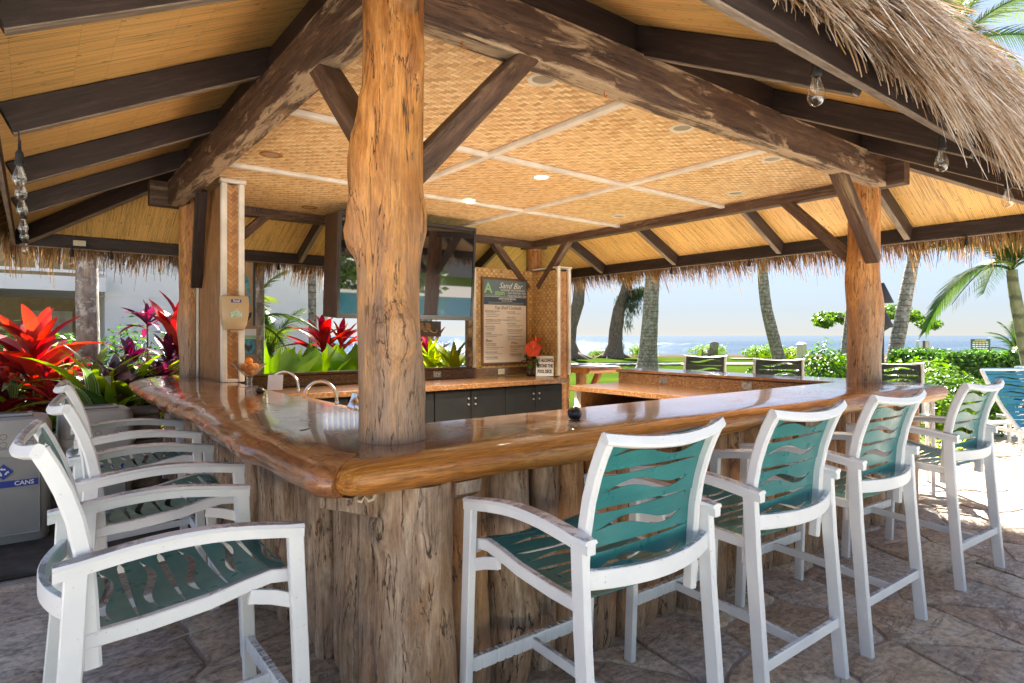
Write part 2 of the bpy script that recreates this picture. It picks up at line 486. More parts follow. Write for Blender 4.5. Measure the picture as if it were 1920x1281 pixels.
def koa(name, stops, rough, gs, coat):
    m, nt, p, out = newmat(name)
    v = coords(nt, 'Object', gs, rnd=False)
    n1 = noise_(nt, v, 1.5, 7, .6, 1.2)
    n2 = noise_(nt, v, 7, 5, .7)
    c = ramp(nt, n1, stops)
    c = mixc(nt, .75, c, ramp(nt, n2, [(.34, g3(.35)), (.5, g3(.9)), (.64, g3(1.2))]), 'MULTIPLY')
    pores = noise_(nt, coords(nt, 'Object', tuple(g*(1.5 if g < 3 else 4.5) for g in gs), rnd=False), 4.0, 6, .7)
    c = mixc(nt, .8, c, ramp(nt, pores, [(.36, g3(.3)), (.46, g3(1.0)), (.66, g3(1.15))]), 'MULTIPLY')
    v3 = coords(nt, 'Object', tuple(min(g, 2.0) for g in gs), rnd=False)
    wear = noise_(nt, v3, 3.0, 6, .7)
    nt.links.new(c, p.inputs['Base Color'])
    nt.links.new(ramp(nt, wear, [(.35, g3(max(.03, rough-.07))), (.7, g3(rough+.14))]), p.inputs['Roughness'])
    p.inputs['Coat Weight'].default_value = coat
    p.inputs['Coat Roughness'].default_value = .07
    bump(nt, p, math_(nt, 'ADD', math_(nt, 'MULTIPLY', n1, .7), math_(nt, 'MULTIPLY', n2, .3)), .16, .006)
    return m
KTOP = [(.3, (.10, .034, .012)), (.5, (.21, .078, .024)), (.72, (.33, .14, .045))]
KEDGE = [(.28, (.20, .066, .012)), (.48, (.46, .175, .028)), (.7, (.62, .30, .07)), (.85, (.52, .34, .16))]
M_['koa_top'] = koa("varnished_bar_top", KTOP, .2, (1.3, 9, 9), .8)
M_['koa_edge'] = koa("bar_live_edge", KEDGE, .42, (1.2, 16, 16), .25)
M_['koa_top_y'] = koa("varnished_bar_top_long", KTOP, .2, (9, 1.3, 9), .8)
M_['koa_edge_y'] = koa("bar_live_edge_long", [(.3, (.22, .075, .025)), (.5, (.38, .15, .055)), (.75, (.52, .25, .11))], .3, (9, 1.6, 9), .7)
M_['ledge_top'] = koa("ledge_top", [(.3, (.13, .06, .03)), (.7, (.25, .12, .06))], .22, (9, 1.5, 9), .7)

def laminate(name):
    m, nt, p, out = newmat(name)
    v = coords(nt, 'Object', rnd=False)
    vo = nd(nt, 'TexVoronoi', {'Vector': v, 'Scale': 190.0}).outputs['Color']
    sep = nd(nt, 'SeparateColor', {0: vo})
    c = ramp(nt, sep.outputs[0], [(.0, (.05, .02, .008)), (.3, (.115, .050, .019)), (.6, (.18, .09, .036)), (.9, (.30, .185, .095))], 'CONSTANT')
    nt.links.new(c, p.inputs['Base Color'])
    p.inputs['Roughness'].default_value = .25
    return m
M_['laminate'] = laminate("speckled_laminate")
M_['plywood'] = wood("plywood", [(.3, (.20, .085, .03)), (.5, (.33, .16, .06)), (.8, (.46, .26, .11))], (2, 6, 1.6), rough=.5, bmp=.1)
M_['black_door'] = plain("black_cabinet", (.006, .0065, .007), .55, var=.2)
M_['black_door'].node_tree.nodes['Principled BSDF'].inputs['Specular IOR Level'].default_value = .2
M_['chrome'] = plain("chrome", (.75, .75, .75), .12, metal=1.0, var=.03)
M_['steel'] = plain("brushed_steel", (.45, .44, .42), .3, metal=1.0, var=.08, nscale=20)
M_['rubber'] = plain("black_rubber", (.02, .02, .022), .55)
M_['ivory'] = plain("ivory_plastic", (.62, .55, .40), .35, var=.05)
M_['tan_plastic'] = plain("tan_plastic", (.50, .38, .23), .35, var=.05)
M_['white'] = plain("white_paper", (.78, .78, .77), .6, var=.03)
M_['black_ink'] = plain("black_ink", (.012, .012, .012), .6)
M_['blue_ink'] = plain("blue_ink", (.02, .05, .33), .5, var=.04)
M_['navy_ink'] = plain("navy_ink", (.03, .07, .12), .5)
M_['slate_ink'] = plain("slate_ink", (.12, .19, .225), .5)
M_['green_ink'] = plain("green_ink", (.34, .60, .33), .5)
M_['grey_ink'] = plain("grey_ink", (.30, .29, .28), .6)
M_['paper'] = plain("menu_paper", (.72, .66, .60), .45, var=.03)
M_['frame_brown'] = plain("brown_frame", (.16, .08, .035), .4, var=.15)
M_['bin'] = plain("grey_bin_plastic", (.38, .38, .365), .42, var=.09, nscale=3, bmp=.08)
M_['stone_dark'] = plain("polished_dark_stone", (.03, .03, .034), .28, var=.3, nscale=6)
M_['concrete_dark'] = plain("dark_concrete", (.085, .078, .068), .85, var=.25, nscale=5, bmp=.4)
M_['concrete'] = plain("pale_concrete", (.74, .70, .64), .85, var=.06, nscale=3, bmp=.3)
M_['pier'] = plain("brown_split_block", (.20, .155, .115), .85, var=.25, nscale=12, bmp=.6)
M_['stucco'] = plain("white_stucco", (.88, .87, .85), .8, var=.03, nscale=2, bmp=.15)
M_['beige_wall'] = plain("beige_wall", (.46, .36, .20), .8, var=.08)
M_['orange'] = plain("orange_peel", (.80, .25, .02), .4, var=.14, nscale=30, bmp=.2)
M_['dark_sign'] = plain("dark_brown_sign", (.055, .04, .03), .5, var=.2)
M_['gold'] = plain("gold_lettering", (.55, .33, .10), .45, var=.15)
M_['tv_case'] = plain("brown_case", (.085, .05, .032), .45, var=.15, nscale=2)
M_['rust'] = plain("rusty_hook", (.42, .16, .03), .7, var=.25, nscale=40)
M_['sea_rock'] = plain("lava_rock", (.05, .047, .045), .9, var=.3)
M_['grey_wood'] = plain("grey_chair_wood", (.20, .16, .13), .7, var=.2)
M_['green_sign'] = plain("green_sign", (.02, .10, .06), .5)
M_['yellow_ink'] = plain("yellow_ink", (.75, .65, .2), .5)
M_['red_flower'] = plain("red_hibiscus", (.75, .07, .02), .5, var=.12, nscale=20)
M_['sky_blue'] = plain("printed_sky_blue", (.10, .38, .50), .5, var=.3, nscale=30)
M_['cardboard'] = plain("tan_board", (.40, .26, .14), .6, var=.1)

def white_frame():
    m, nt, p, out = newmat("white_powder_coat")
    v = coords(nt, 'Object')
    n = noise_(nt, v, 5, 4)
    c = ramp(nt, n, [(.3, (.72, .73, .73)), (.7, (.82, .82, .80))])
    # scuffs and grime worn into the upper faces of the arms
    geo = nt.nodes.new("ShaderNodeNewGeometry")
    up = nd(nt, 'SeparateXYZ', {0: geo.outputs['Normal']}).outputs[2]
    upf = ramp(nt, up, [(.75, g3(0)), (.93, g3(1))])
    g = noise_(nt, v, 26, 8, .75)
    gb = noise_(nt, v, 4.5, 3)
    gm = ramp(nt, math_(nt, 'ADD', math_(nt, 'MULTIPLY', g, .6), math_(nt, 'MULTIPLY', gb, .55)), [(.535, g3(0)), (.61, g3(.8))])
    c = mixc(nt, math_(nt, 'MULTIPLY', gm, upf), c, (.17, .165, .18))
    sp = noise_(nt, v, 70, 4, .6)
    c = mixc(nt, ramp(nt, sp, [(.665, g3(0)), (.72, g3(.5))]), c, (.3, .27, .24))
    nt.links.new(c, p.inputs['Base Color'])
    p.inputs['Roughness'].default_value = .38
    bump(nt, p, noise_(nt, v, 120, 2), .06, .002)
    return m
M_['frame'] = white_frame()
def vinyl(name, c0, c1):
    m, nt, p, out = newmat(name)
    v = coords(nt, 'Object')
    n = noise_(nt, v, 4, 5, .6)
    c = ramp(nt, n, [(.3, c0), (.7, c1)])
    st = noise_(nt, nd(nt, 'Mapping', {'Vector': v, 'Scale': (3, 60, 60)}).outputs[0], 1.0, 4)
    c = mixc(nt, .35, c, ramp(nt, st, [(.3, g3(.7)), (.7, g3(1.2))]), 'MULTIPLY')
    nt.links.new(c, p.inputs['Base Color'])
    nt.links.new(ramp(nt, noise_(nt, v, 12, 4), [(.3, g3(.24)), (.7, g3(.42))]), p.inputs['Roughness'])
    bump(nt, p, n, .1, .004)
    return m
M_['teal'] = vinyl("teal_vinyl_strap", (.018, .155, .155), (.04, .225, .215))
M_['dark_teal'] = vinyl("backlit_dark_strap", (.03, .06, .055), (.05, .085, .075))  # darker copy of the teal: backlit shade put into the colour
M_['lounger_blue'] = vinyl("blue_sling", (.03, .20, .27), (.06, .30, .38))

def thatch(name, stops):
    m, nt, p, out = newmat(name)
    at_ = nd(nt, 'Attribute', attribute_name="tone")
    c = ramp(nt, at_.outputs['Fac'], stops)
    nt.links.new(c, p.inputs['Base Color'])
    p.inputs['Roughness'].default_value = .65
    tr = nd(nt, 'BsdfTranslucent', {'Color': c})
    mx = nd(nt, 'MixShader', {0: .3, 1: p.outputs[0], 2: tr.outputs[0]})
    nt.links.new(mx.outputs[0], out.inputs[0])
    return m
M_['thatch'] = thatch("dry_palm_thatch", [(.0, (.16, .085, .035)), (.35, (.46, .255, .09)), (.7, (.58, .46, .34)), (1.0, (.80, .72, .64))])
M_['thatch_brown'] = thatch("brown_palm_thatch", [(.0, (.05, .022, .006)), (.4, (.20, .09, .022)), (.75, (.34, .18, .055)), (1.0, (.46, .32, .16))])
M_['thatch_bed'] = wood("thatch_bed", [(.3, (.10, .065, .035)), (.6, (.26, .18, .10)), (.8, (.40, .30, .2))], (6, 6, 6), rough=.9, bmp=.8)

def leafmat(name, c0, c1, c2, trans=.4, rough=.35, stripe=None, vein=True):
    c0, c1, c2 = (tuple(q*.8 for q in c) for c in (c0, c1, c2))
    m, nt, p, out = newmat(name)
    tc = nt.nodes.new("ShaderNodeTexCoord")
    r = orand(nt)
    v = coords(nt, 'Object')
    n = noise_(nt, v, 5, 3)
    f = math_(nt, 'ADD', math_(nt, 'MULTIPLY', r, .75), math_(nt, 'MULTIPLY', n, .35))
    c = ramp(nt, f, [(.2, c0), (.5, c1), (.85, c2)])
    if stripe:
        sx = nd(nt, 'SeparateXYZ', {0: tc.outputs['UV']}).outputs[0]
        st = math_(nt, 'SINE', math_(nt, 'MULTIPLY', sx, 34.0))
        e = math_(nt, 'ABSOLUTE', math_(nt, 'SUBTRACT', sx, .5))
        fac = math_(nt, 'MULTIPLY', ramp(nt, st, [(.2, g3(0)), (.7, g3(1))]), ramp(nt, e, [(.12, g3(.2)), (.4, g3(.9))]))
        c = mixc(nt, fac, c, stripe)
    nt.links.new(c, p.inputs['Base Color'])
    p.inputs['Roughness'].default_value = rough
    tr = nd(nt, 'BsdfTranslucent', {'Color': c})
    hs = nd(nt, 'HueSaturation', {'Saturation': 1.15, 'Value': 1.5, 'Color': c})
    nt.links.new(hs.outputs[0], tr.inputs[0])
    mx = nd(nt, 'MixShader', {0: trans, 1: p.outputs[0], 2: tr.outputs[0]})
    nt.links.new(mx.outputs[0], out.inputs[0])
    return m
M_['ti_red'] = leafmat("red_ti_leaf", (.13, .009, .018), (.46, .026, .03), (.72, .13, .10), .42)
M_['ti_purple'] = leafmat("purple_ti_leaf", (.06, .008, .024), (.16, .014, .055), (.30, .05, .12), .3)
M_['brom'] = leafmat("dusky_bromeliad_leaf", (.035, .03, .07), (.07, .055, .11), (.12, .07, .08), .15)
M_['lily'] = leafmat("striped_lily_leaf", (.10, .22, .015), (.25, .38, .03), (.50, .54, .05), .5)
M_['yellow_leaf'] = leafmat("yellow_green_leaf", (.16, .26, .01), (.30, .36, .015), (.46, .40, .03), .45)
M_['strap_leaf'] = leafmat("white_striped_leaf", (.10, .20, .04), (.17, .28, .05), (.25, .36, .08), .4, stripe=(.62, .66, .50))
M_['taro'] = leafmat("elephant_ear_leaf", (.17, .32, .004), (.27, .44, .006), (.38, .54, .01), .62)
M_['deep_green'] = leafmat("deep_green_leaf", (.025, .07, .015), (.05, .12, .025), (.09, .18, .035), .3)
M_['hedge'] = leafmat("hedge_leaf", (.05, .12, .02), (.09, .20, .03), (.17, .28, .05), .4, rough=.25)
M_['naupaka'] = leafmat("bright_bush_leaf", (.06, .15, .01), (.12, .23, .012), (.20, .30, .02), .45, rough=.35)
M_['tree_leaf'] = leafmat("tree_leaf", (.05, .13, .02), (.12, .22, .03), (.26, .34, .06), .4)
M_['needle'] = leafmat("ironwood_needle", (.03, .06, .02), (.06, .10, .035), (.11, .15, .06), .3)
M_['frond'] = leafmat("palm_frond", (.04, .10, .015), (.09, .165, .025), (.19, .24, .045), .25)
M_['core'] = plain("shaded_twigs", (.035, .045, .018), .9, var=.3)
M_['stem'] = plain("plant_stem", (.16, .12, .06), .7, var=.2)
def bark(name, c0, c1, c2, ring=0.0, lichen=None):
    m, nt, p, out = newmat(name)
    v = coords(nt, 'Object')
    n = noise_(nt, nd(nt, 'Mapping', {'Vector': v, 'Scale': (5, 5, 2)}).outputs[0], 2.2, 6, .65)
    c = ramp(nt, n, [(.3, c0), (.5, c1), (.72, c2)])
    h = n
    if ring:
        z = nd(nt, 'SeparateXYZ', {0: v}).outputs[2]
        w = math_(nt, 'SINE', math_(nt, 'ADD', math_(nt, 'MULTIPLY', z, ring), math_(nt, 'MULTIPLY', n, 3.0)))
        rf = ramp(nt, w, [(.55, g3(0)), (.95, g3(1))])
        c = mixc(nt, math_(nt, 'MULTIPLY', rf, .6), c, tuple(x*.35 for x in c0))
        h = math_(nt, 'SUBTRACT', n, math_(nt, 'MULTIPLY', rf, .6))
    if lichen:
        l = noise_(nt, v, 9, 6, .7)
        c = mixc(nt, ramp(nt, l, [(.52, g3(0)), (.6, g3(.85))]), c, lichen)
    nt.links.new(c, p.inputs['Base Color'])
    p.inputs['Roughness'].default_value = .85
    bump(nt, p, h, .6, .03)
    return m
M_['palm_bark'] = bark("palm_bark", (.13, .10, .075), (.25, .20, .15), (.38, .32, .25), ring=42.0, lichen=(.42, .42, .34))
M_['bark'] = bark("brown_bark", (.07, .05, .035), (.14, .10, .075), (.24, .18, .14))
M_['lichen_bark'] = bark("lichen_bark", (.12, .10, .085), (.27, .24, .20), (.42, .38, .33), lichen=(.62, .60, .54))
M_['green_trunk'] = bark("green_palm_trunk", (.10, .11, .05), (.16, .17, .08), (.24, .24, .13), ring=20.0)

def flag(name):
    m, nt, p, out = newmat(name)
    r = orand(nt)
    v = coords(nt, 'Object', rnd=False)
    base = ramp(nt, r, [(.0, (.32, .26, .21)), (.25, (.47, .385, .29)), (.5, (.54, .43, .30)), (.72, (.43, .375, .335)), (.88, (.62, .53, .40)), (1.0, (.52, .47, .42))])
    vv = nd(nt, 'VectorMath', {0: v, 1: math_(nt, 'MULTIPLY', r, 50.0)}, operation='ADD').outputs[0]
    n1 = noise_(nt, vv, 2.6, 7, .65, 1.0)
    n2 = noise_(nt, nd(nt, 'Mapping', {'Vector': vv, 'Scale': (3, 11, 3), 'Rotation': (0, 0, .5)}).outputs[0], 2.0, 7, .7, .8)
    n3 = noise_(nt, vv, 30, 6, .7)
    c = mixc(nt, ramp(nt, n1, [(.46, g3(0)), (.66, g3(.6))]), base, (.48, .32, .17))
    c = mixc(nt, ramp(nt, n2, [(.5, g3(0)), (.7, g3(.6))]), c, (.70, .63, .55))
    c = mixc(nt, ramp(nt, n2, [(.28, g3(.75)), (.42, g3(0))]), c, (.20, .165, .14))
    c = mixc(nt, .85, c, ramp(nt, n3, [(.34, g3(.45)), (.5, g3(.95)), (.66, g3(1.25))]), 'MULTIPLY')
    n4 = noise_(nt, vv, 7, 8, .72, .6)
    c = mixc(nt, .6, c, ramp(nt, n4, [(.34, (.42, .38, .38)), (.5, g3(.95)), (.66, (1.2, 1.16, 1.1))]), 'MULTIPLY')
    rid = math_(nt, 'ABSOLUTE', math_(nt, 'SUBTRACT', noise_(nt, nd(nt, 'Mapping', {'Vector': vv, 'Scale': (1.2, 3.2, 1), 'Rotation': (0, 0, .4)}).outputs[0], 1.6, 6, .65, .8), .5))
    lay = ramp(nt, rid, [(.004, g3(1)), (.016, g3(0))])
    c = mixc(nt, math_(nt, 'MULTIPLY', lay, .5), c, (.12, .10, .09))
    n2 = math_(nt, 'SUBTRACT', math_(nt, 'ADD', n2, math_(nt, 'MULTIPLY', n4, .5)), math_(nt, 'MULTIPLY', lay, .4))
    nt.links.new(c, p.inputs['Base Color'])
    nt.links.new(ramp(nt, n1, [(.3, g3(.45)), (.7, g3(.75))]), p.inputs['Roughness'])
    h = math_(nt, 'ADD', math_(nt, 'MULTIPLY', n2, .8), math_(nt, 'ADD', math_(nt, 'MULTIPLY', n1, .6), math_(nt, 'MULTIPLY', n3, .25)))
    bump(nt, p, h, .7, .012)
    return m
M_['flag'] = flag("flagstone")
def patio():
    m, nt, p, out = newmat("mortar_and_far_paving")
    v = coords(nt, 'Object', rnd=False)
    n = noise_(nt, v, 22, 6, .7)
    w = nd(nt, 'VectorMath', {0: v, 1: nd(nt, 'VectorMath', {0: nd(nt, 'TexNoise', {'Vector': v, 'Scale': 3.0}).outputs[1], 'Scale': .22}, operation='SCALE').outputs[0]}, operation='ADD').outputs[0]
    mp = nd(nt, 'Mapping', {'Vector': w, 'Scale': (1.5, 2.1, 1)}).outputs[0]
    cell = nd(nt, 'TexVoronoi', {'Vector': mp, 'Scale': 1.0}).outputs['Color']
    ed = nd(nt, 'TexVoronoi', {'Vector': mp, 'Scale': 1.0}, feature='DISTANCE_TO_EDGE').outputs['Distance']
    tone = nd(nt, 'SeparateColor', {0: cell}).outputs[0]
    c = ramp(nt, tone, [(.1, (.30, .24, .20)), (.5, (.42, .34, .26)), (.9, (.50, .44, .38))])
    c = mixc(nt, .7, c, ramp(nt, n, [(.3, g3(.6)), (.7, g3(1.15))]), 'MULTIPLY')
    c = mixc(nt, ramp(nt, ed, [(.02, g3(1)), (.05, g3(0))]), c, (.36, .33, .30))
    nt.links.new(c, p.inputs['Base Color'])
    p.inputs['Roughness'].default_value = .85
    bump(nt, p, math_(nt, 'ADD', n, ramp(nt, ed, [(.0, g3(0)), (.06, g3(1))])), .5, .01)
    return m
M_['mortar'] = patio()
def lawn():
    m, nt, p, out = newmat("mown_lawn")
    v = coords(nt, 'Object', rnd=False)
    n1 = noise_(nt, v, .35, 5, .6)
    n2 = noise_(nt, v, 9, 6, .75)
    c = ramp(nt, math_(nt, 'ADD', math_(nt, 'MULTIPLY', n1, .55), math_(nt, 'MULTIPLY', n2, .45)),
             [(.32, (.022, .046, .006)), (.5, (.042, .072, .009)), (.68, (.07, .098, .013))])
    # mulch and bare earth under the trees near the shore
    sx = nd(nt, 'SeparateXYZ', {0: v})
    dep = math_(nt, 'ADD', math_(nt, 'MULTIPLY', sx.outputs[0], VX), math_(nt, 'MULTIPLY', sx.outputs[1], VY))
    edge = math_(nt, 'ADD', dep, math_(nt, 'MULTIPLY', math_(nt, 'SUBTRACT', n1, .5), 14.0))
    c = mixc(nt, ramp(nt, math_(nt, 'DIVIDE', edge, 60.0), [(.68, g3(0)), (.76, g3(1))]), c,
             mixc(nt, n2, (.05, .032, .022), (.14, .10, .07)))
    nt.links.new(c, p.inputs['Base Color'])
    p.inputs['Roughness'].default_value = .9
    p.inputs['Specular IOR Level'].default_value = 0.0
    bump(nt, p, n2, .8, .06)
    return m
M_['lawn'] = lawn()
M_['soil'] = plain("garden_soil", (.05, .035, .024), .95, var=.35, nscale=6, bmp=.8)
M_['sand'] = plain("beach_sand", (.24, .19, .135), .9, var=.08, nscale=.4)
def ocean():
    m, nt, p, out = newmat("ocean_water")
    v = coords(nt, 'Object', rnd=False)
    at_ = nd(nt, 'Attribute', attribute_name="foam")
    n = noise_(nt, nd(nt, 'Mapping', {'Vector': v, 'Rotation': (0, 0, math.atan2(VX, VY)), 'Scale': (.06, .3, 1)}).outputs[0], 1.0, 6, .65)
    c = ramp(nt, n, [(.3, (.012, .034, .062)), (.7, (.032, .070, .10))])
    fo = noise_(nt, nd(nt, 'Mapping', {'Vector': v, 'Rotation': (0, 0, math.atan2(VX, VY)), 'Scale': (.10, .5, 1)}).outputs[0], 1.0, 7, .7)
    f = ramp(nt, math_(nt, 'ADD', math_(nt, 'MULTIPLY', at_.outputs['Fac'], .75), math_(nt, 'MULTIPLY', fo, .55)), [(.74, g3(0)), (.92, g3(1))])
    c = mixc(nt, f, c, (.36, .37, .38))
    nt.links.new(c, p.inputs['Base Color'])
    nt.links.new(math_(nt, 'ADD', math_(nt, 'MULTIPLY', f, .6), .12), p.inputs['Roughness'])
    p.inputs['Specular IOR Level'].default_value = .22
    h = noise_(nt, nd(nt, 'Mapping', {'Vector': v, 'Rotation': (0, 0, math.atan2(VX, VY)), 'Scale': (.5, 1.6, 1)}).outputs[0], 1.0, 5, .6)
    bump(nt, p, h, .6, .5)
    return m
M_['ocean'] = ocean()
def glass(name, col=(1, 1, 1), rough=0.0, alpha=.25):
    m, nt, p, out = newmat(name)
    gl = nd(nt, 'BsdfGlossy', {'Color': (.9, .9, .9, 1), 'Roughness': rough + .03})
    tr = nd(nt, 'BsdfTransparent', {'Color': (*col, 1)})
    fr = nd(nt, 'LayerWeight', {'Blend': .35})
    f = math_(nt, 'ADD', math_(nt, 'MULTIPLY', fr.outputs['Facing'], .55), .06, clamp=True)
    mx = nd(nt, 'MixShader', {0: f, 1: tr.outputs[0], 2: gl.outputs[0]})
    nt.links.new(mx.outputs[0], out.inputs[0])
    return m
M_['bulb'] = glass("clear_bulb_glass", (.96, .94, .90))
M_['glass'] = glass("clear_glass", (.95, .97, .96))
def screen():
    m, nt, p, out = newmat("dark_glossy_screen")
    p.inputs['Base Color'].default_value = (.012, .011, .012, 1)
    p.inputs['Roughness'].default_value = .02
    p.inputs['IOR'].default_value = 1.9
    return m
M_['screen'] = screen()
def emis(name, col, s):
    m, nt, p, out = newmat(name)
    p.inputs['Base Color'].default_value = (*col, 1)
    p.inputs['Emission Color'].default_value = (*col, 1)
    p.inputs['Emission Strength'].default_value = s
    return m
M_['lamp_on'] = emis("lit_lamp_lens", (1.0, .9, .72), 3.0)
M_['lamp_off'] = plain("unlit_lamp_lens", (.32, .27, .20), .4)
_mp = M_['pool'] = plain("pool_water", (.03, .30, .42), .08, var=.1, nscale=2)
_mp.node_tree.nodes['Principled BSDF'].inputs['Specular IOR Level'].default_value = .1
# ================================================================== THE SETTING
def sheet(name, pts, m, z, kind='structure'):
    b = MB(); b.poly([(x, y, z) for x, y in pts])
    return tag(b.build(name, m), kind=kind)
V = Vector((VX, VY, 0)); LATV = Vector((VY, -VX, 0))
def cam_xy(lat, dep): p = LATV*lat + V*dep; return (p.x, p.y)

# lawn: one gently uneven sheet out to the shore
b = MB()
rows = []
for dep in [-70, -40, -20, -10, -4, 0, 4, 8, 12, 16, 20, 24, 28, 32, 36, 40, 43, 46, 48.5, 50]:
    row = []
    for lat in range(-90, 91, 3):
        w = mnoise.noise(Vector((lat*.13, dep*.2, 1.3)))
        z = -.03 + (.06*w if dep > 22 else 0)
        if dep >= 50: z = -.9
        x, y = cam_xy(lat, dep + (1.2*mnoise.noise(Vector((lat*.2, 5.0, 0))) if dep > 44 else 0))
        row.append((x, y, z))
    rows.append(row)
b.grid(rows)
tag(b.build('lawn', M_['lawn'], smooth=60, recalc=True), kind='structure')
# sand below the lawn edge
b = MB(); b.grid([[(*cam_xy(l, d), z) for l in (-400, 400)] for d, z in ((47, -.75), (62, -1.05), (90, -2.4))])
tag(b.build('beach', M_['sand'], recalc=True), kind='structure')
# ocean with rolling swell
def ocean_mesh():
    deps = []
    d = 60.0
    while d < 420: deps.append(d); d += 1.6 + (d-60)*.018
    while d < 9000: deps.append(d); d *= 1.12
    rows, foam = [], []
    for dep in deps:
        row = []
        for k in range(-48, 49):
            lat = k/48*(dep*1.15 + 20)
            z = -1.05; fo = 0
            for (c, amp, w, fa, seed) in ((72, .10, 3, .75, 1), (84, .14, 3.5, .55, 9), (104, .42, 5, .6, 2), (150, .75, 8, .62, 3), (205, .6, 11, .42, 4)):
                cc = c + 5*mnoise.noise(Vector((lat*.018, seed*3.3, 0))) + 2.0*mnoise.noise(Vector((lat*.07, seed*5.3, 1)))
                q = math.exp(-((dep-cc)/w)**2)
                run = .5 + .9*mnoise.noise(Vector((lat*.02, seed*7.7, 2.0)))
                z += amp*q*(.7+.5*run)
                front = math.exp(-((dep-cc+w*.5)/(w*.8))**2)
                fo = max(fo, fa*front*max(0, min(1.2, run+.35)))
            if dep < 70: fo = max(fo, .55*(70-dep)/10 + .15)
            row.append((*cam_xy(lat, dep), z)); foam.append(fo)
        rows.append(row)
    b = MB(); b.grid(rows)
    o = b.build('sea', M_['ocean'], smooth=80, recalc=True)
    a = o.data.attributes.new("foam", 'FLOAT', 'POINT')
    a.data.foreach_set("value", foam)
    tag(o, kind='structure')
ocean_mesh()

# concrete footpath across the lawn
b = MB(); rows = []
for lat in range(-40, 75, 3):
    dep = 31.5 + .9*math.sin(lat*.09) + (0.03*max(0, lat-25))**2
    rows.append([(*cam_xy(lat, dep-.75), .034), (*cam_xy(lat, dep+.75), .036)])
b.grid(rows); tag(b.build('footpath', M_['concrete'], recalc=True), kind='structure')
b = MB(); rows = []
for lat in range(14, 60, 3):
    dep = 41.0 - lat*.12
    rows.append([(*cam_xy(lat, dep-.6), .04), (*cam_xy(lat, dep+.6), .044)])
b.grid(rows); tag(b.build('footpath', M_['sand'], recalc=True), kind='structure')

# paved terrace: mortar bed and, where the stones can be told apart, each flagstone
patio_o = sheet('terrace_paving', [(-4, -1.6), (11.4, -1.6), (11.4, 5.0), (8.2, 6.0), (7.0, 8.5), (-4, 8.5)], M_['mortar'], 0.0)
WORLD[patio_o.name] = Matrix.Identity(4)
def flagstones():
    rnd = random.Random(11)
    sx, sy = .56, .40
    seeds = {}
    for i in range(-10, 26):
        for j in range(-9, 20):
            seeds[(i, j)] = Vector(((i + rnd.uniform(-.62, .62) + .5*(j % 2))*sx, (j + rnd.uniform(-.62, .62))*sy))
    cand = []
    for (i, j), c in seeds.items():
        if not (-4.2 < c.x < 11.2 and -3.0 < c.y < 6.3): continue
        if 1.35 < c.x < 5.7 and c.y > 2.5: continue
        if c.x < 1.0 and c.y > 4.7: continue
        dep = c.x*VX + c.y*VY; lat = c.x*VY - c.y*VX
        if dep < .6: far = 50 - dep
        else: far = (0 if abs(lat)/dep < .95 else 6) + dep
        cand.append((far, i, j, c))
    cand.sort()
    n = 0
    for far, i, j, c in cand:
        P = [Vector((c.x + a, c.y + b_)) for a, b_ in ((-2, -2), (2, -2), (2, 2), (-2, 2))]
        for di in range(-3, 4):
            for dj in range(-3, 4):
                if (di, dj) == (0, 0) or (i+di, j+dj) not in seeds: continue
                q = seeds[(i+di, j+dj)]
                mid = (c+q)/2; nn = (q-c).normalized()
                mid = mid - nn*.0085
                out = []
                for k in range(len(P)):
                    a, b_ = P[k], P[(k+1) % len(P)]
                    da, db = (a-mid).dot(nn), (b_-mid).dot(nn)
                    if da <= 0: out.append(a)
                    if (da < 0) != (db < 0) and abs(da-db) > 1e-9: out.append(a + (b_-a)*(da/(da-db)))
                P = out
                if len(P) < 3: break
            if len(P) < 3: break
        if len(P) < 3: continue
        # soften corners, roughen edges
        Q = []
        for k in range(len(P)):
            a, b_ = P[k], P[(k+1) % len(P)]
            if (b_-a).length < .03: continue
            for t in (.05, .28, .5, .72, .95): Q.append(a + (b_-a)*t)
        if len(Q) < 6: continue
        Q = [q + Vector((mnoise.noise(Vector((q.x*5, q.y*5, 1))), mnoise.noise(Vector((q.x*5, q.y*5, 9)))))*.03 + Vector((mnoise.noise(Vector((q.x*16, q.y*16, 1))), mnoise.noise(Vector((q.x*16, q.y*16, 9)))))*.014 for q in Q]
        if n >= 296: break
        h = .009 + rnd.random()*.009
        tx, ty = rnd.uniform(-.006, .006), rnd.uniform(-.006, .006)
        b = MB()
        low = [(q.x-c.x, q.y-c.y, -.004) for q in Q]
        top = [((q.x-c.x)*.985, (q.y-c.y)*.985, h*.7 + (q.x-c.x)*tx + (q.y-c.y)*ty) for q in Q]
        inn = [((q.x-c.x)*.94, (q.y-c.y)*.94, h + (q.x-c.x)*tx + (q.y-c.y)*ty + .003*mnoise.noise(Vector((q.x*6, q.y*6, 4)))) for q in Q]
        b.grid([low, top, inn], closed_u=True, cap1=True)
        b.build('flagstone', M_['flag'], patio_o, T(c.x, c.y, 0), smooth=50)
        n += 1
flagstones()
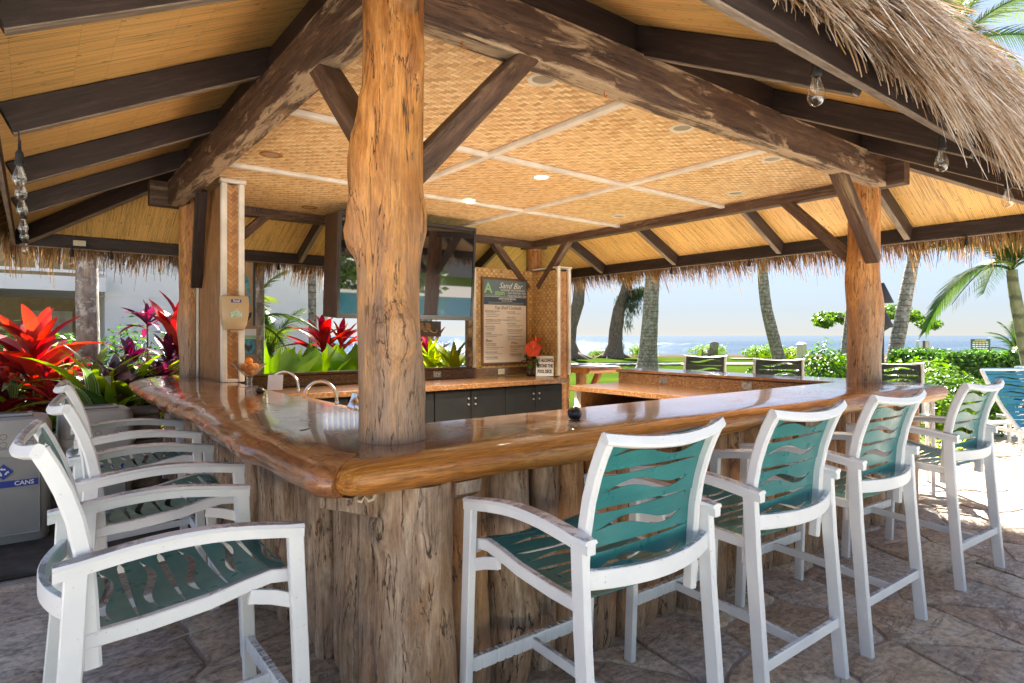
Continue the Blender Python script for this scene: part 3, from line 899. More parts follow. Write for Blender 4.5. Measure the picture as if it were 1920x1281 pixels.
# a dark concrete strip in front of the planting bed, and the bed itself
b = MB(); b.box((-7, 4.85, 0.003), (1.0, 6.6, .045), ch=.01)
tag(b.build('concrete_strip', M_['concrete_dark']), kind='structure')
b = MB()
rows = []
for y in [6.3, 6.8, 7.4, 8.2, 9, 10, 11.5, 13, 15, 17]:
    rows.append([(x*.6, y, .10 + .12*mnoise.noise(Vector((x*.5, y*.5, 0)))) for x in range(-18, 14)])
b.grid(rows); tag(b.build('garden_bed', M_['soil'], smooth=80, recalc=True), kind='structure')
sheet('bounce_deck', [(-30, -40), (40, -40), (40, -1.61), (-30, -1.61)], M_['concrete'], -.012)  # added pale deck, mostly out of view, to bounce sunlight under the roof
sheet('bounce_deck', [(-30, -1.6), (-4.01, -1.6), (-4.01, 6.2), (-30, 6.2)], M_['concrete'], -.014)
sheet('bounce_deck', [(11.41, -1.6), (40, -1.6), (40, 2.0), (13.0, 4.6), (11.41, 4.9)], M_['concrete'], -.013)

# ================================================================== THE PAVILION
XE0, XE1, YE0, YE1 = -.15, 7.20, 1.05, 8.45          # eave lines
ZE, SL = 2.62, .5                                     # underside of the roof at the eave, slope
CXR, CYR = (XE0+XE1)/2, (YE0+YE1)/2
HX0, HX1, HY0, HY1 = 1.14, 5.92, 2.28, 7.08           # header centre lines
pav = thing('thatched_pavilion', 'open bar pavilion with log posts and a thatched hip roof lined with bamboo', 'pavilion', (CXR, CYR, 0))

def knotty(name, cx, cy, z0, z1, r0, seed, knots=(), lean=(0, 0), segs=44, flare=0.0, m='post', parent=pav):
    b = MB(); rows = []
    n = int((z1-z0)/.035)
    for k in range(n+1):
        z = z0 + (z1-z0)*k/n
        ox = lean[0]*(z-z0) + .018*mnoise.noise(Vector((z*.9, seed, 0)))
        oy = lean[1]*(z-z0) + .018*mnoise.noise(Vector((z*.9, seed, 7)))
        row = []
        for i in range(segs):
            a = 2*math.pi*i/segs
            r = r0*(1 + .07*mnoise.noise(Vector((math.cos(a)*1.1, math.sin(a)*1.1, z*1.1+seed*5)))
                    + .035*mnoise.noise(Vector((math.cos(a)*4, math.sin(a)*4, z*1.6+seed*9)))
                    + .015*mnoise.noise(Vector((math.cos(a)*9, math.sin(a)*9, z*3+seed))))
            r += flare*math.exp(-(z-z0)/.25)
            for (ka, kz, kr, kw, kh) in knots:
                da = (a-ka+math.pi) % (2*math.pi) - math.pi
                q = (da*r0/kw)**2 + ((z-kz)/kh)**2
                if q < 9:
                    r += kr*math.exp(-q) - kr*.55*math.exp(-q*9)
            row.append((ox + r*math.cos(a), oy + r*math.sin(a), z))
        rows.append(row)
    b.grid(rows, closed_u=True, cap0=True, cap1=True)
    return b.build(name, M_[m], parent, T(cx, cy, 0), smooth=70)
# angles: towards the camera from the near post is about -2.05 rad; picture left is about -2.05-1.57
LEFT, FRONT, RIGHT = R(142), R(-128), R(-38)
knotty('post', 1.15, 2.27, 1.05, 3.5, .122, 1.0, [(LEFT-.1, 2.27, .06, .09, .09), (LEFT+.3, 2.06, .06, .07, .10), (LEFT-.15, 1.90, .075, .08, .075), (LEFT+.5, 2.18, .03, .05, .05),
        (RIGHT-.5, 2.62, .03, .05, .09), (FRONT+.45, 1.50, .065, .07, .10), (FRONT+.2, 1.62, .02, .05, .12), (RIGHT+.1, 1.96, .03, .05, .09), (RIGHT-.2, 1.32, .02, .08, .14), (LEFT+.1, 2.42, .02, .14, .05)], flare=.012)
knotty('post', 5.9, 2.42, 1.05, 3.4, .128, 3.0, [(R(-38), 1.72, .06, .12, .22), (R(150), 2.0, .03, .10, .2), (R(-38), 1.45, .02, .1, .15)], flare=.012)
knotty('post', 1.30, 7.02, 1.05, 3.4, .115, 5.0, [(R(-100), 1.95, .03, .09, .10), (R(140), 1.6, .03, .1, .15)])
knotty('post', 6.03, 7.19, .0, 3.4, .12, 8.0, [(R(-120), 2.6, .02, .1, .1)])
# headers
beam('header_beam', (1.20, HY0, 2.925), (5.86, HY0, 2.925), .12, .25, M_['header'], pav, wob=.006, seed=1)
beam('header_beam', (HX0, 2.33, 2.925), (HX0, 6.98, 2.925), .13, .25, M_['header'], pav, wob=.006, seed=2)
beam('header_beam', (.92, HY1, 2.925), (6.15, HY1, 2.925), .12, .248, M_['brace'], pav, wob=.004, seed=3)
beam('header_beam', (HX1, 2.08, 2.926), (HX1, 7.30, 2.926), .12, .246, M_['brace'], pav, wob=.004, seed=4)
# braces
beam('brace', (1.22, HY0, 2.14), (1.86, HY0, 2.83), .10, .115, M_['brace'], pav, up=(0, 1, 0), seed=5)
beam('brace', (HX0, 2.35, 2.22), (HX0, 2.99, 2.83), .10, .115, M_['brace'], pav, up=(1, 0, 0), seed=6)
beam('brace', (5.80, 2.30, 2.16), (5.12, 2.30, 2.83), .09, .11, M_['brace'], pav, up=(0, 1, 0))
beam('brace', (HX1, 2.52, 2.18), (HX1, 3.16, 2.83), .09, .11, M_['brace'], pav, up=(1, 0, 0))
beam('brace', (HX1, 6.92, 2.20), (HX1, 6.30, 2.83), .09, .11, M_['brace'], pav, up=(1, 0, 0))
beam('brace', (5.80, HY1, 2.20), (5.18, HY1, 2.83), .09, .11, M_['brace'], pav, up=(0, 1, 0))
beam('brace', (1.285, 6.74, 1.98), (1.225, 6.20, 2.83), .045, .10, M_['rafter'], pav, up=(1, 0, 0))
beam('brace', (1.42, HY1, 2.20), (2.05, HY1, 2.83), .09, .11, M_['brace'], pav, up=(0, 1, 0))
# rafters: side = which slope; s = position along the eave
def zr(d): return ZE + SL*d
def slope_pt(side, s, d, off=0.0):
    """point on slope, s along the eave, d inwards; off below the underside (perpendicular)"""
    nz = 1/math.sqrt(1+SL*SL); nh = SL*nz
    z = zr(d) - off*nz; d2 = d + off*nh
    if side == 'S': return Vector((s, YE0+d2, z))
    if side == 'N': return Vector((s, YE1-d2, z))
    if side == 'W': return Vector((XE0+d2, s, z))
    return Vector((XE1-d2, s, z))
UPN = {'S': (0, -SL, 1), 'N': (0, SL, 1), 'W': (-SL, 0, 1), 'E': (SL, 0, 1)}
RAFT = {'W': [2.60, 3.90, 5.20, 6.50], 'S': [1.35, 2.68, 4.12, 5.52], 'N': [1.45, 2.88, 4.40, 5.75], 'E': [2.50, 3.88, 5.42, 6.82]}
def rafter(name, p0, p1, up, w=.062, h=.15):
    M, L = frame_along(p0, p1, up)
    b = MB()
    b.mi = 0
    b.box((0, -w/2, -h/2), (L, w/2, h/2), ch=.006)
    b.mi = 1
    b.box((.002, -w/2+.004, -h/2-.003), (L-.002, w/2-.004, -h/2+.012))
    return b.build(name, [M_['rafter'], M_['rafter_edge']], pav, M, smooth=30)
for side, ss in RAFT.items():
    for s in ss:
        lim = min(s-XE0, XE1-s) if side in 'SN' else min(s-YE0, YE1-s)
        rafter('rafter', slope_pt(side, s, .01, .078), slope_pt(side, s, min(1.75, lim-.04), .078), UPN[side])
for (cx_, cy_, dx, dy) in ((XE0, YE0, 1, 1), (XE1, YE0, -1, 1), (XE0, YE1, 1, -1), (XE1, YE1, -1, -1)):
    rafter('hip_rafter', (cx_+dx*.05, cy_+dy*.05, zr(.05)-.10), (cx_+dx*1.55, cy_+dy*1.55, zr(1.55)-.10), (-dx*SL/2, -dy*SL/2, 1), .07, .17)
# boards that close the gap above the headers
beam('frieze_board', (1.16, HY0+.01, 3.145), (5.95, HY0+.01, 3.145), .035, .19, M_['rafter'], pav)
beam('frieze_board', (HX0+.01, 2.30, 3.145), (HX0+.01, 7.05, 3.145), .035, .19, M_['rafter'], pav)
beam('frieze_board', (1.2, HY1+.01, 3.145), (5.9, HY1+.01, 3.145), .035, .19, M_['rafter'], pav)
beam('frieze_board', (HX1+.01, 2.3, 3.145), (HX1+.01, 7.05, 3.145), .035, .19, M_['rafter'], pav)
# eave boards
def eave_board(p0, p1):
    M, L = frame_along(p0, p1)
    b = MB(); b.mi = 0; b.box((0, -.011, -.07), (L, .011, .07), ch=.004)
    b.mi = 1; b.box((.003, -.013, -.077), (L-.003, .013, -.068))
    b.build('eave_board', [M_['rafter'], M_['rafter_edge']], pav, M)
ze = 2.54
eave_board((XE0, YE0, ze), (XE1, YE0, ze)); eave_board((XE0, YE1, ze), (XE1, YE1, ze))
eave_board((XE0, YE0+.03, ze), (XE0, YE1-.03, ze)); eave_board((XE1, YE0+.03, ze), (XE1, YE1-.03, ze))
# bamboo lining: one sheet per bay between rafters
def clip(P, fn):
    out = []
    for k in range(len(P)):
        a, b_ = P[k], P[(k+1) % len(P)]
        da, db = fn(a), fn(b_)
        if da >= 0: out.append(a)
        if (da < 0) != (db < 0): 
            t = da/(da-db); out.append((a[0]+(b_[0]-a[0])*t, a[1]+(b_[1]-a[1])*t))
    return out
for side, ss in RAFT.items():
    lo, hi = (XE0, XE1) if side in 'SN' else (YE0, YE1)
    cuts = [lo] + ss + [hi]
    for a, c in zip(cuts[:-1], cuts[1:]):
        P = [(a, 0), (c, 0), (c, 1.9), (a, 1.9)]
        P = clip(P, lambda q: (q[0]-lo) - q[1]); P = clip(P, lambda q: (hi-q[0]) - q[1])
        if len(P) < 3: continue
        b = MB(); k = math.sqrt(1+SL*SL)
        wp = [slope_pt(side, s, d) for s, d in P]
        o0 = wp[0].copy()
        uo = random.random()*5
        ptsb = [p - o0 for p in wp]; ptst = [p - o0 + Vector((0, 0, .012)) for p in wp]
        uvs = [(d*k + uo, s) for s, d in P]
        n = len(P)
        b.poly(ptsb, uvs); b.poly(ptst[::-1], uvs[::-1])
        for i in range(n):
            j = (i+1) % n
            b.poly([ptsb[j], ptsb[i], ptst[i], ptst[j]], [uvs[j], uvs[i], uvs[i], uvs[j]])
        b.build('bamboo_sheet', M_['bamboo'], pav, T(o0), recalc=True)
# flat ceiling of woven mats between white battens
ZC = 2.90
cx = [HX0+.06, 2.77, 4.31, HX1-.06]; cy = [HY0+.06, 3.83, 5.32, HY1-.06]
for i in range(3):
    for j in range(3):
        b = MB(); x0, x1, y0, y1 = cx[i], cx[i+1], cy[j], cy[j+1]
        b.poly([(x0, y0, 0), (x0, y1, 0), (x1, y1, 0), (x1, y0, 0)], [(x0, y0), (x0, y1), (x1, y1), (x1, y0)])
        b.poly([(x0, y0, .012), (x1, y0, .012), (x1, y1, .012), (x0, y1, .012)], [(x0, y0), (x1, y0), (x1, y1), (x0, y1)])
        b.build('woven_ceiling_panel', M_['weave'], pav, T(0, 0, ZC))
def batten(p0, p1):
    beam('ceiling_batten', p0, p1, .055, .032, M_['trim'], pav, ch=.004)
for x in cx[1:3]: batten((x, cy[0], ZC-.0165), (x, cy[3], ZC-.0165))
for y in cy[1:3]:
    for k in range(3):
        x0 = cx[k] + (.029 if k else 0); x1 = cx[k+1] - (.029 if k < 2 else 0)
        batten((x0, y, ZC-.018), (x1, y, ZC-.018))
# thatch: a solid bed and thousands of separate strands
def thatch_bed():
    b = MB()
    def ring(e, z): return [(XE0-e, YE0-e, z), (XE1+e, YE0-e, z), (XE1+e, YE1+e, z), (XE0-e, YE1+e, z)]
    r0, r1 = ring(-.02, ZE+.03), ring(.03, ZE+.06)
    r2 = ring(.0, ZE+.24)
    k = 1.82
    ap0 = ring(-k*2+.18, ZE+SL*(k*2-.2)+.03) ; ap1 = ring(-k*2+.18, ZE+SL*(k*2-.2)+.30)
    b.grid([ap0, r0, r1, r2, ap1], closed_u=True, cap0=True, cap1=True)
    o = b.build('thatch_bed', M_['thatch_bed'], pav, Matrix.Identity(4), recalc=True)
thatch_bed()
def strands(name, side, s0, s1, n, seed, long=1.0, hang=0):
    rnd = random.Random(seed)
    verts, faces, tone = [], [], []
    out = {'S': Vector((0, -1, 0)), 'N': Vector((0, 1, 0)), 'W': Vector((-1, 0, 0)), 'E': Vector((1, 0, 0))}[side]
    al = Vector((1, 0, 0)) if side in 'SN' else Vector((0, 1, 0))
    for it in range(n + hang):
        s = rnd.uniform(s0, s1)
        lay = rnd.random()**1.3
        d = lay*.75 - .06
        h = .06 + .20*rnd.random() if d > .12 else .0 + .26*rnd.random()
        p = slope_pt(side, s, d) + Vector((0, 0, h + .02))
        clump = mnoise.noise(Vector((s*4.5, seed, 0)))
        clump2 = mnoise.noise(Vector((s*17, seed, 3)))
        L = (.30 + d*.95 + .12*rnd.random() + .10*clump + .10*clump2)*long
        if side != 'S' and rnd.random() < .6: L = .22 + d*.97 + .09*rnd.random() + .05*clump2
        if side == 'S' and s < 2.2: L = min(L, d + .28)
        if rnd.random() < .25: L *= .8
        L = max(.12, L)
        ang = math.atan(SL) + (rnd.uniform(-.12, .16) if d < .12 else rnd.uniform(-.12, .0))
        dirv = (out*math.cos(ang) - Vector((0, 0, 1))*math.sin(ang) + al*rnd.gauss(0, .12)).normalized()
        if it >= n:      # the outermost skirt hangs almost straight down over the eave board
            d = rnd.uniform(-.07, -.02); p = slope_pt(side, s, d) + Vector((0, 0, rnd.uniform(-.02, .16)))
            L = (.12 + .13*rnd.random() + .06*clump + .06*clump2)*(1 if side != 'S' else max(.35, min(1, (s-.6)/3.2))); L = max(.06, L)
            a2 = rnd.uniform(.75, 1.35); dirv = (out*math.cos(a2) - Vector((0, 0, 1))*math.sin(a2) + al*rnd.gauss(0, .14)).normalized()
        w = rnd.uniform(.0032, .0088) if side == 'S' else rnd.uniform(.003, .008)
        droop = rnd.uniform(.8, 2.3) * (1 if d < .35 else .6)
        side_v = (al + Vector((0, 0, rnd.uniform(-.5, .5))) + out*rnd.uniform(-.5, .5)).normalized()
        seg = 4
        t0 = min(1, max(0, (.70 if side == 'S' else .5) + .28*rnd.gauss(0, 1) + .22*clump2))
        base = len(verts)
        for k in range(seg+1):
            t = k/seg
            edge_out = max(0.0, L*t - (d+.02))
            q = p + dirv*(L*t) + Vector((0, 0, -droop*edge_out*edge_out*1.1))
            q += al*(.02*math.sin(t*3+seed+s*9))*rnd.choice((1, .5))
            ww = w*(1-.65*t)
            verts.append(tuple(q - side_v*ww)); verts.append(tuple(q + side_v*ww))
            tone += [max(0, t0 - .12*(1-t)), t0]
        for k in range(seg):
            a = base + 2*k
            faces.append((a, a+1, a+3, a+2))
    me = bpy.data.meshes.new(name)
    me.from_pydata(verts, [], faces)
    at_ = me.attributes.new("tone", 'FLOAT', 'POINT'); at_.data.foreach_set("value", tone)
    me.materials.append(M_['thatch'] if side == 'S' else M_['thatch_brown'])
    o = bpy.data.objects.new(name, me)
    o['kind'] = 'stuff'
    place(o, pav, Matrix.Identity(4))
strands('thatch', 'S', XE0-.1, XE1+.15, 15000, 21, hang=4200)
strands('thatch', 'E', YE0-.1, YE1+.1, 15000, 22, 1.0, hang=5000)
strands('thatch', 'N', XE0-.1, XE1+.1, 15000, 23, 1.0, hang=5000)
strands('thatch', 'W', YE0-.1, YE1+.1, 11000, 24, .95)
# rusty cup hooks under the headers
for (x, y) in ((1.5, HY0), (2.4, HY0), (3.6, HY0), (4.7, HY0), (HX0, 3.1), (HX0, 3.6), (HX0, 4.5)):
    b = MB(); b.tube([(0, 0, 0), (0, 0, -.018), (.008, 0, -.03), (.018, 0, -.028), (.02, 0, -.018)], .0035, 6)
    b.build('cup_hook', M_['rust'], pav, T(x, y, 2.80))
# word burnt into the far header
def text_mesh(s, size, shear=0.0, extrude=.0012, align='LEFT', bold=0.0):
    cu = bpy.data.curves.new("lettering", 'FONT')
    cu.body = s; cu.size = size; cu.shear = shear; cu.extrude = extrude; cu.align_x = align; cu.align_y = 'CENTER'
    cu.offset = bold; cu.resolution_u = 2
    o = bpy.data.objects.new("lettering", cu)
    COL.objects.link(o)
    dg = bpy.context.evaluated_depsgraph_get(); dg.update()
    me = bpy.data.meshes.new_from_object(o.evaluated_get(dg))
    bpy.data.objects.remove(o); bpy.data.curves.remove(cu)
    me.materials.clear()
    return me
def lettering(s, size, m, parent, M, name='lettering', **kw):
    me = text_mesh(s, size, **kw)
    me.name = name
    me.materials.append(m)
    o = bpy.data.objects.new(name, me)
    return place(o, parent, M)
FACE_S = RX(R(90))            # text that faces -Y, reading along +X
lettering("STYLE", .085, M_['black_ink'], pav, T(1.78, HY1-.0615, 2.885) @ FACE_S)
# ================================================================== THE BAR
bar = thing('bar_counter', 'L-shaped outdoor bar with a varnished live-edge wooden top and a front of upright logs', 'bar counter', (1.15, 2.2, 0))
ZT = 1.08
def slab_right():
    b = MB(); rows = []
    XEND = 6.22
    n = 90
    inner = 2.58
    for k in range(n+1):
        t = k/n
        xa = .70 + t*(XEND-.70)
        w = .035*mnoise.noise(Vector((xa*.8, 1, 0))) + .012*mnoise.noise(Vector((xa*3.1, 2, 0)))
        if xa > 5.2: w -= .10*math.sin(min(1, (xa-5.2)/.9)*math.pi*.5)*0.6
        lo = .012*mnoise.noise(Vector((xa*1.3, 5, 0)))
        yo = 1.86 + w + .05*max(0, 1-(xa-.70)/.16)**2
        sec = [(inner, .975), (yo+.20, .962+lo), (yo+.09, .955+lo), (yo+.035, .968+lo), (yo+.008, .995), (yo, 1.022), (yo+.012, 1.048),
               (yo+.04, 1.066), (yo+.085, 1.076), (yo+.16, ZT), (yo+.3, ZT+.001), (yo+.5, ZT+.001), (inner, ZT)]
        row = []
        for (y, z) in sec:
            x0 = .705 + (y-1.86)*1.035
            e = max(0, (inner-y)/(inner-1.86))
            x1 = XEND - .16*e**3 - (.05 if z < 1.0 else 0) + .02*mnoise.noise(Vector((y*5, z*3, 3)))
            row.append((x0 + .0015 + t*(x1-x0), y, z))
        rows.append(row)
    b.grid(rows, closed_u=True, cap0=True, cap1=True)
    N = len(rows[0])
    for i, f in enumerate(b.f):
        zs = sum(b.v[v][2] for v in f)/len(f)
        b.m[i] = 1 if zs > 1.0745 and len(f) == 4 else 0
    b.build('bar_top', [M_['koa_edge'], M_['koa_top']], bar, Matrix.Identity(4), smooth=50, recalc=True)
slab_right()
def slab_left():
    b = MB(); rows = []
    YEND = 7.30; inner = 1.43
    n = 130
    for k in range(n+1):
        t = k/n
        ya = 1.86 + t*(YEND-1.86)
        fade = min(1, t*7)
        w = fade*(.05*mnoise.noise(Vector((ya*.9, 11, 0))) + .035*mnoise.noise(Vector((ya*2.6, 12, 0))) + .006*mnoise.noise(Vector((ya*6, 13, 0))))
        if ya > 6.6: w += .20*((ya-6.6)/.7)**2
        dz = fade*(.007*mnoise.noise(Vector((ya*3.2, 14, 0))))
        th = fade*.02*mnoise.noise(Vector((ya*2.1, 15, 0)))
        xo = .705 + w + .05*max(0, 1-(ya-1.86)/.16)**2
        bul = .009*fade*(1+mnoise.noise(Vector((ya*4.4, 16, 0))))
        sec = [(inner, .975), (xo+.20, .962), (xo+.09, .955+th), (xo+.035, .965+th), (xo+.006-bul*.5, .992), (xo-bul, 1.018+dz), (xo+.01-bul*.6, 1.045+dz),
               (xo+.045, 1.064+dz*.6), (xo+.09, 1.073+dz*.2), (xo+.17+.02*mnoise.noise(Vector((ya*3, 17, 0))), ZT), (xo+.3, ZT+.001), (xo+.5, ZT+.001), (inner, ZT)]
        row = []
        for (x, z) in sec:
            y0 = 1.86 + (x-.705)/1.035
            e = max(0, (inner-x)/(inner-.705))
            y1 = YEND - .10*e**2
            row.append((x, y0 + .0015 + t*(y1-y0), z))
        rows.append(row)
    b.grid(rows, closed_u=True, cap0=True, cap1=True)
    for i, f in enumerate(b.f):
        zs = sum(b.v[v][2] for v in f)/len(f)
        b.m[i] = 1 if zs > 1.0765 and len(f) == 4 else 0
    b.build('bar_top', [M_['koa_edge_y'], M_['koa_top_y']], bar, Matrix.Identity(4), smooth=50, recalc=True)
slab_left()
for (u, v, a, w) in ((572, 806, -25, .035), (521, 814, -10, .022)):
    q = at(u, .42*F/(v-629), z=ZT+.0014)
    b = MB(); b.poly([(w*math.cos(t), .32*w*math.sin(t)*(1+.3*math.cos(3*t)), 0) for t in [2*math.pi*k/16 for k in range(16)]])
    b.build('knot', M_['rafter'], bar, T(q) @ RZ(R(a+60)))
def log(cx_, cy_, r, ztop, seed, m, segs=14, bend=.02):
    b = MB(); rows = []
    n = 16
    kn = random.Random(seed)
    ka, kz, kr = kn.uniform(-3.0, .3), kn.uniform(.15, .8), kn.uniform(.005, .05)
    for k in range(n+1):
        z = ztop*k/n
        ox = bend*mnoise.noise(Vector((z*2.0, seed*1.7, 0))); oy = bend*mnoise.noise(Vector((z*2.0, seed*1.7, 5)))
        row = []
        for i in range(segs):
            a = 2*math.pi*i/segs
            rr = r*(1 + .14*mnoise.noise(Vector((math.cos(a)*1.4, math.sin(a)*1.4, z*2.2+seed*3.1))) + .05*mnoise.noise(Vector((math.cos(a)*5, math.sin(a)*5, z*3+seed))))
            da = (a-ka+math.pi) % (2*math.pi) - math.pi
            rr += kr*math.exp(-((da*r/.05)**2 + ((z-kz)/.09)**2))
            if k == 0: rr *= .90
            row.append((ox + rr*math.cos(a), oy + rr*math.sin(a), z))
        rows.append(row)
    b.grid(rows, closed_u=True, cap0=True, cap1=True)
    return b.build('log', M_[m], bar, T(cx_, cy_, .006), smooth=70)
rl = random.Random(5)
x = 1.33; i = 0
while x < 6.05:
    r = rl.uniform(.07, .108)
    log(x + r, 2.115 + rl.uniform(-.03, .03), r, .965, 100+i, 'log' if rl.random() < .8 else 'grey_log')
    x += 2*r*1.03; i += 1
y = 2.28
while y < 6.9:
    r = rl.uniform(.06, .105)
    log(1.10 + rl.uniform(-.035, .035), y + r, r, .965, 200+i, 'grey_log')
    y += 2*r*1.02; i += 1
knotty('corner_log', 1.125, 2.02, .004, .965, .138, 31.0, [(R(-120), .47, .03, .05, .06), (R(170), .80, .04, .07, .07), (R(-60), .3, .03, .05, .2)], flare=.015, m='grey_log', parent=bar, segs=40)
knotty('corner_log', 1.325, 2.05, .004, .965, .075, 33.0, [(R(-100), .22, .02, .04, .06)], m='log', parent=bar, segs=24)
# brackets under the top
def bracket(p0, p1, w=.11, h=.10):
    M, L = frame_along(p0, p1)
    b = MB()
    pts = [(0, -h/2), (L*.72, -h/2), (L, -h/2+.055), (L, h/2), (0, h/2)]
    b.grid([[(x_, -w/2, z_) for x_, z_ in pts], [(x_, w/2, z_) for x_, z_ in pts]], closed_u=True, cap0=True, cap1=True)
    b.build('bracket', M_['grey_log'], bar, M, recalc=True)
bracket((1.28, 2.30, .91), (1.28, 1.90, .91))
bracket((1.25, 2.22, .91), (.80, 1.99, .91), .13)
bracket((3.9, 2.30, .91), (3.9, 1.92, .91)); bracket((5.6, 2.30, .91), (5.6, 1.92, .91))
b = MB()
b.tube([(-.035, 0, .012), (-.028, -.012, -.004), (-.012, -.016, -.008), (0, 0, .004), (.012, -.016, -.008), (.028, -.012, -.004), (.035, 0, .012)], .005, 8)
b.build('bag_hook', M_['ivory'], bar, T(.89, 1.955, .948) @ RZ(R(-20)))
# panelled inside of the bar
b = MB(); b.box((1.46, 2.235, .02), (5.9, 2.255, .96)); b.build('inner_panel', M_['plywood'], bar, Matrix.Identity(4))
b = MB(); b.box((1.205, 2.6, .02), (1.225, 7.0, .96)); b.build('inner_panel', M_['plywood'], bar, Matrix.Identity(4))

# ---- working counter with sinks behind the left wing
sinkc = thing('sink_counter', 'low speckled work counter with sinks behind the left arm of the bar', 'counter', (1.8, 4.8, 0))
b = MB(); b.box((1.445, 3.3, .855), (2.10, 6.10, .905), ch=.004); b.build('countertop', M_['laminate'], sinkc, Matrix.Identity(4))
b = MB(); b.box((1.445, 3.3, .905), (1.47, 6.10, 1.02), ch=.003); b.build('backsplash', M_['laminate'], sinkc, Matrix.Identity(4))
for k in range(4):
    b = MB(); b.box((2.05, 3.33+k*.69, .1), (2.075, 3.99+k*.69, .84), ch=.004); b.build('cabinet_door', M_['black_door'], sinkc, Matrix.Identity(4))
b = MB(); b.box((1.45, 3.3, .02), (2.04, 6.1, .85)); b.build('cabinet', M_['plywood'], sinkc, Matrix.Identity(4))
def faucet(x, y, h, reach, rz, label):
    f = thing('faucet', label, 'faucet', (x, y, .905), rz, 'gooseneck taps at the bar sinks')
    b = MB(); b.lathe([(.026, 0), (.026, .012), (.016, .02), (.014, .06), (.011, .07)], 16); b.build('base', M_['chrome'], f, smooth=50)
    r = reach/2
    P = [(0, 0, .05), (0, 0, h-r)] + [(r-r*math.cos(a), 0, h-r+r*math.sin(a)) for a in [math.pi*k/12 for k in range(1, 12)]] + [(reach, 0, h-r), (reach+.004, 0, h-r-.03)]
    b = MB(); b.tube(P, .0125, 12); b.build('spout', M_['chrome'], f, smooth=60)
    b = MB(); b.lathe([(.015, 0), (.016, .025), (.013, .03)], 14, T(reach+.004, 0, h-r-.058)); b.build('aerator', M_['chrome'], f, smooth=50)
    b = MB(); b.tube([(0, .015, .045), (0, .06, .06)], .006, 8); b.build('handle', M_['chrome'], f, smooth=50)
faucet(1.62, 4.62, .25, .24, R(-38), 'chrome gooseneck tap with the larger arch, next to the big front post')
faucet(1.70, 5.72, .27, .26, R(-45), 'chrome gooseneck tap behind the small white card')

# ---- back counter with cabinets, below the planting window
bc = thing('back_counter', 'long speckled counter with black cabinet doors along the back of the bar', 'counter', (3.8, 6.6, 0))
b = MB(); b.box((1.45, 6.10, .86), (5.72, 7.02, .92), ch=.006); b.build('countertop', M_['laminate'], bc, Matrix.Identity(4))
b = MB(); b.box((1.55, 7.022, .921), (5.88, 7.05, 1.04), ch=.003); b.build('backsplash', M_['laminate'], bc, Matrix.Identity(4))
b = MB(); b.box((1.5, 6.17, .0), (5.66, 7.0, .858)); b.build('cabinet', M_['black_door'], bc, Matrix.Identity(4))
xs = [2.10, 2.62, 3.14, 3.66, 4.17, 4.69, 5.18, 5.66]
for k in range(7):
    b = MB(); b.box((xs[k]+.006, 6.145, .10), (xs[k+1]-.006, 6.168, .845), ch=.004)
    d = b.build('cabinet_door', M_['black_door'], bc, Matrix.Identity(4))
    kx = xs[k+1]-.05 if k % 2 == 1 else xs[k]+.05
    for zz in (.745, .675):
        b = MB(); b.lathe([(.006, 0), (.006, .012), (.012, .018), (.012, .026), (.004, .03)], 10, RX(R(90)))
        b.build('knob', M_['steel'], d, T(kx, 6.145, zz), smooth=50)
def outlet(name, label, M, m, kind):
    o = thing(name, label, 'outlet'); WORLD[o.name] = M; o.matrix_basis = M
    b = MB(); b.box((-.058, -.006, -.04), (.058, 0, .04), ch=.004); b.build('cover_plate', m, o, M)
    for s in (-1, 1):
        b = MB(); b.box((s*.024-.016, -.009, -.014), (s*.024+.016, -.005, .014), ch=.004); r = b.build('receptacle', M_['ivory'] if kind == 'rec' else m, o, M)
        for q in (-1, 1):
            b = MB(); b.box((s*.024+q*.006-.0012, -.0096, -.005), (s*.024+q*.006+.0012, -.0088, .006)); b.build('slot', M_['black_ink'], r, M)
    return o
outlet('outlet', 'steel outlet with two pale sockets in the speckled splashback below the planting window', T(4.22, 7.02, .985), M_['steel'], 'rec')
outlet('outlet', 'cream outlet plate on the splashback under the menu board', T(5.28, 7.02, .985), M_['ivory'], 'rec')

# ---- back wall: low wall, sill, window opening, woven panel with the menu
bw = thing('back_wall', 'back wall of the bar with an open planting window and a woven panel beside it', 'wall', (3.6, 7.1, 0))
b = MB(); b.box((1.55, 7.06, .0), (4.80, 7.18, 1.045)); b.build('low_wall', M_['plywood'], bw, Matrix.Identity(4))
b = MB(); b.box((1.50, 7.03, 1.047), (4.79, 7.24, 1.072), ch=.004); b.build('sill', M_['ledge_top'], bw, Matrix.Identity(4))
def woven_panel(name, p0, p1, z0, z1, th, m, parent):
    """upright woven sheet between two plan points, with thickness"""
    p0, p1 = Vector((*p0, 0)), Vector((*p1, 0)); d = (p1-p0); L = d.length; d.normalize(); n = Vector((-d.y, d.x, 0))*th
    b = MB()
    a0, a1, c0, c1 = p0, p1, p0+n, p1+n
    q = lambda a, z: (a.x, a.y, z)
    b.poly([q(a0, z0), q(a1, z0), q(a1, z1), q(a0, z1)], [(0, z0), (L, z0), (L, z1), (0, z1)])
    b.poly([q(c1, z0), q(c0, z0), q(c0, z1), q(c1, z1)], [(0, z0), (L, z0), (L, z1), (0, z1)])
    b.poly([q(a1, z0), q(c1, z0), q(c1, z1), q(a1, z1)], [(0, z0), (th, z0), (th, z1), (0, z1)])
    b.poly([q(c0, z0), q(a0, z0), q(a0, z1), q(c0, z1)], [(0, z0), (th, z0), (th, z1), (0, z1)])
    b.poly([q(a0, z1), q(a1, z1), q(c1, z1), q(c0, z1)], [(0, 0), (L, 0), (L, th), (0, th)])
    b.build(name, m, parent, Matrix.Identity(4))
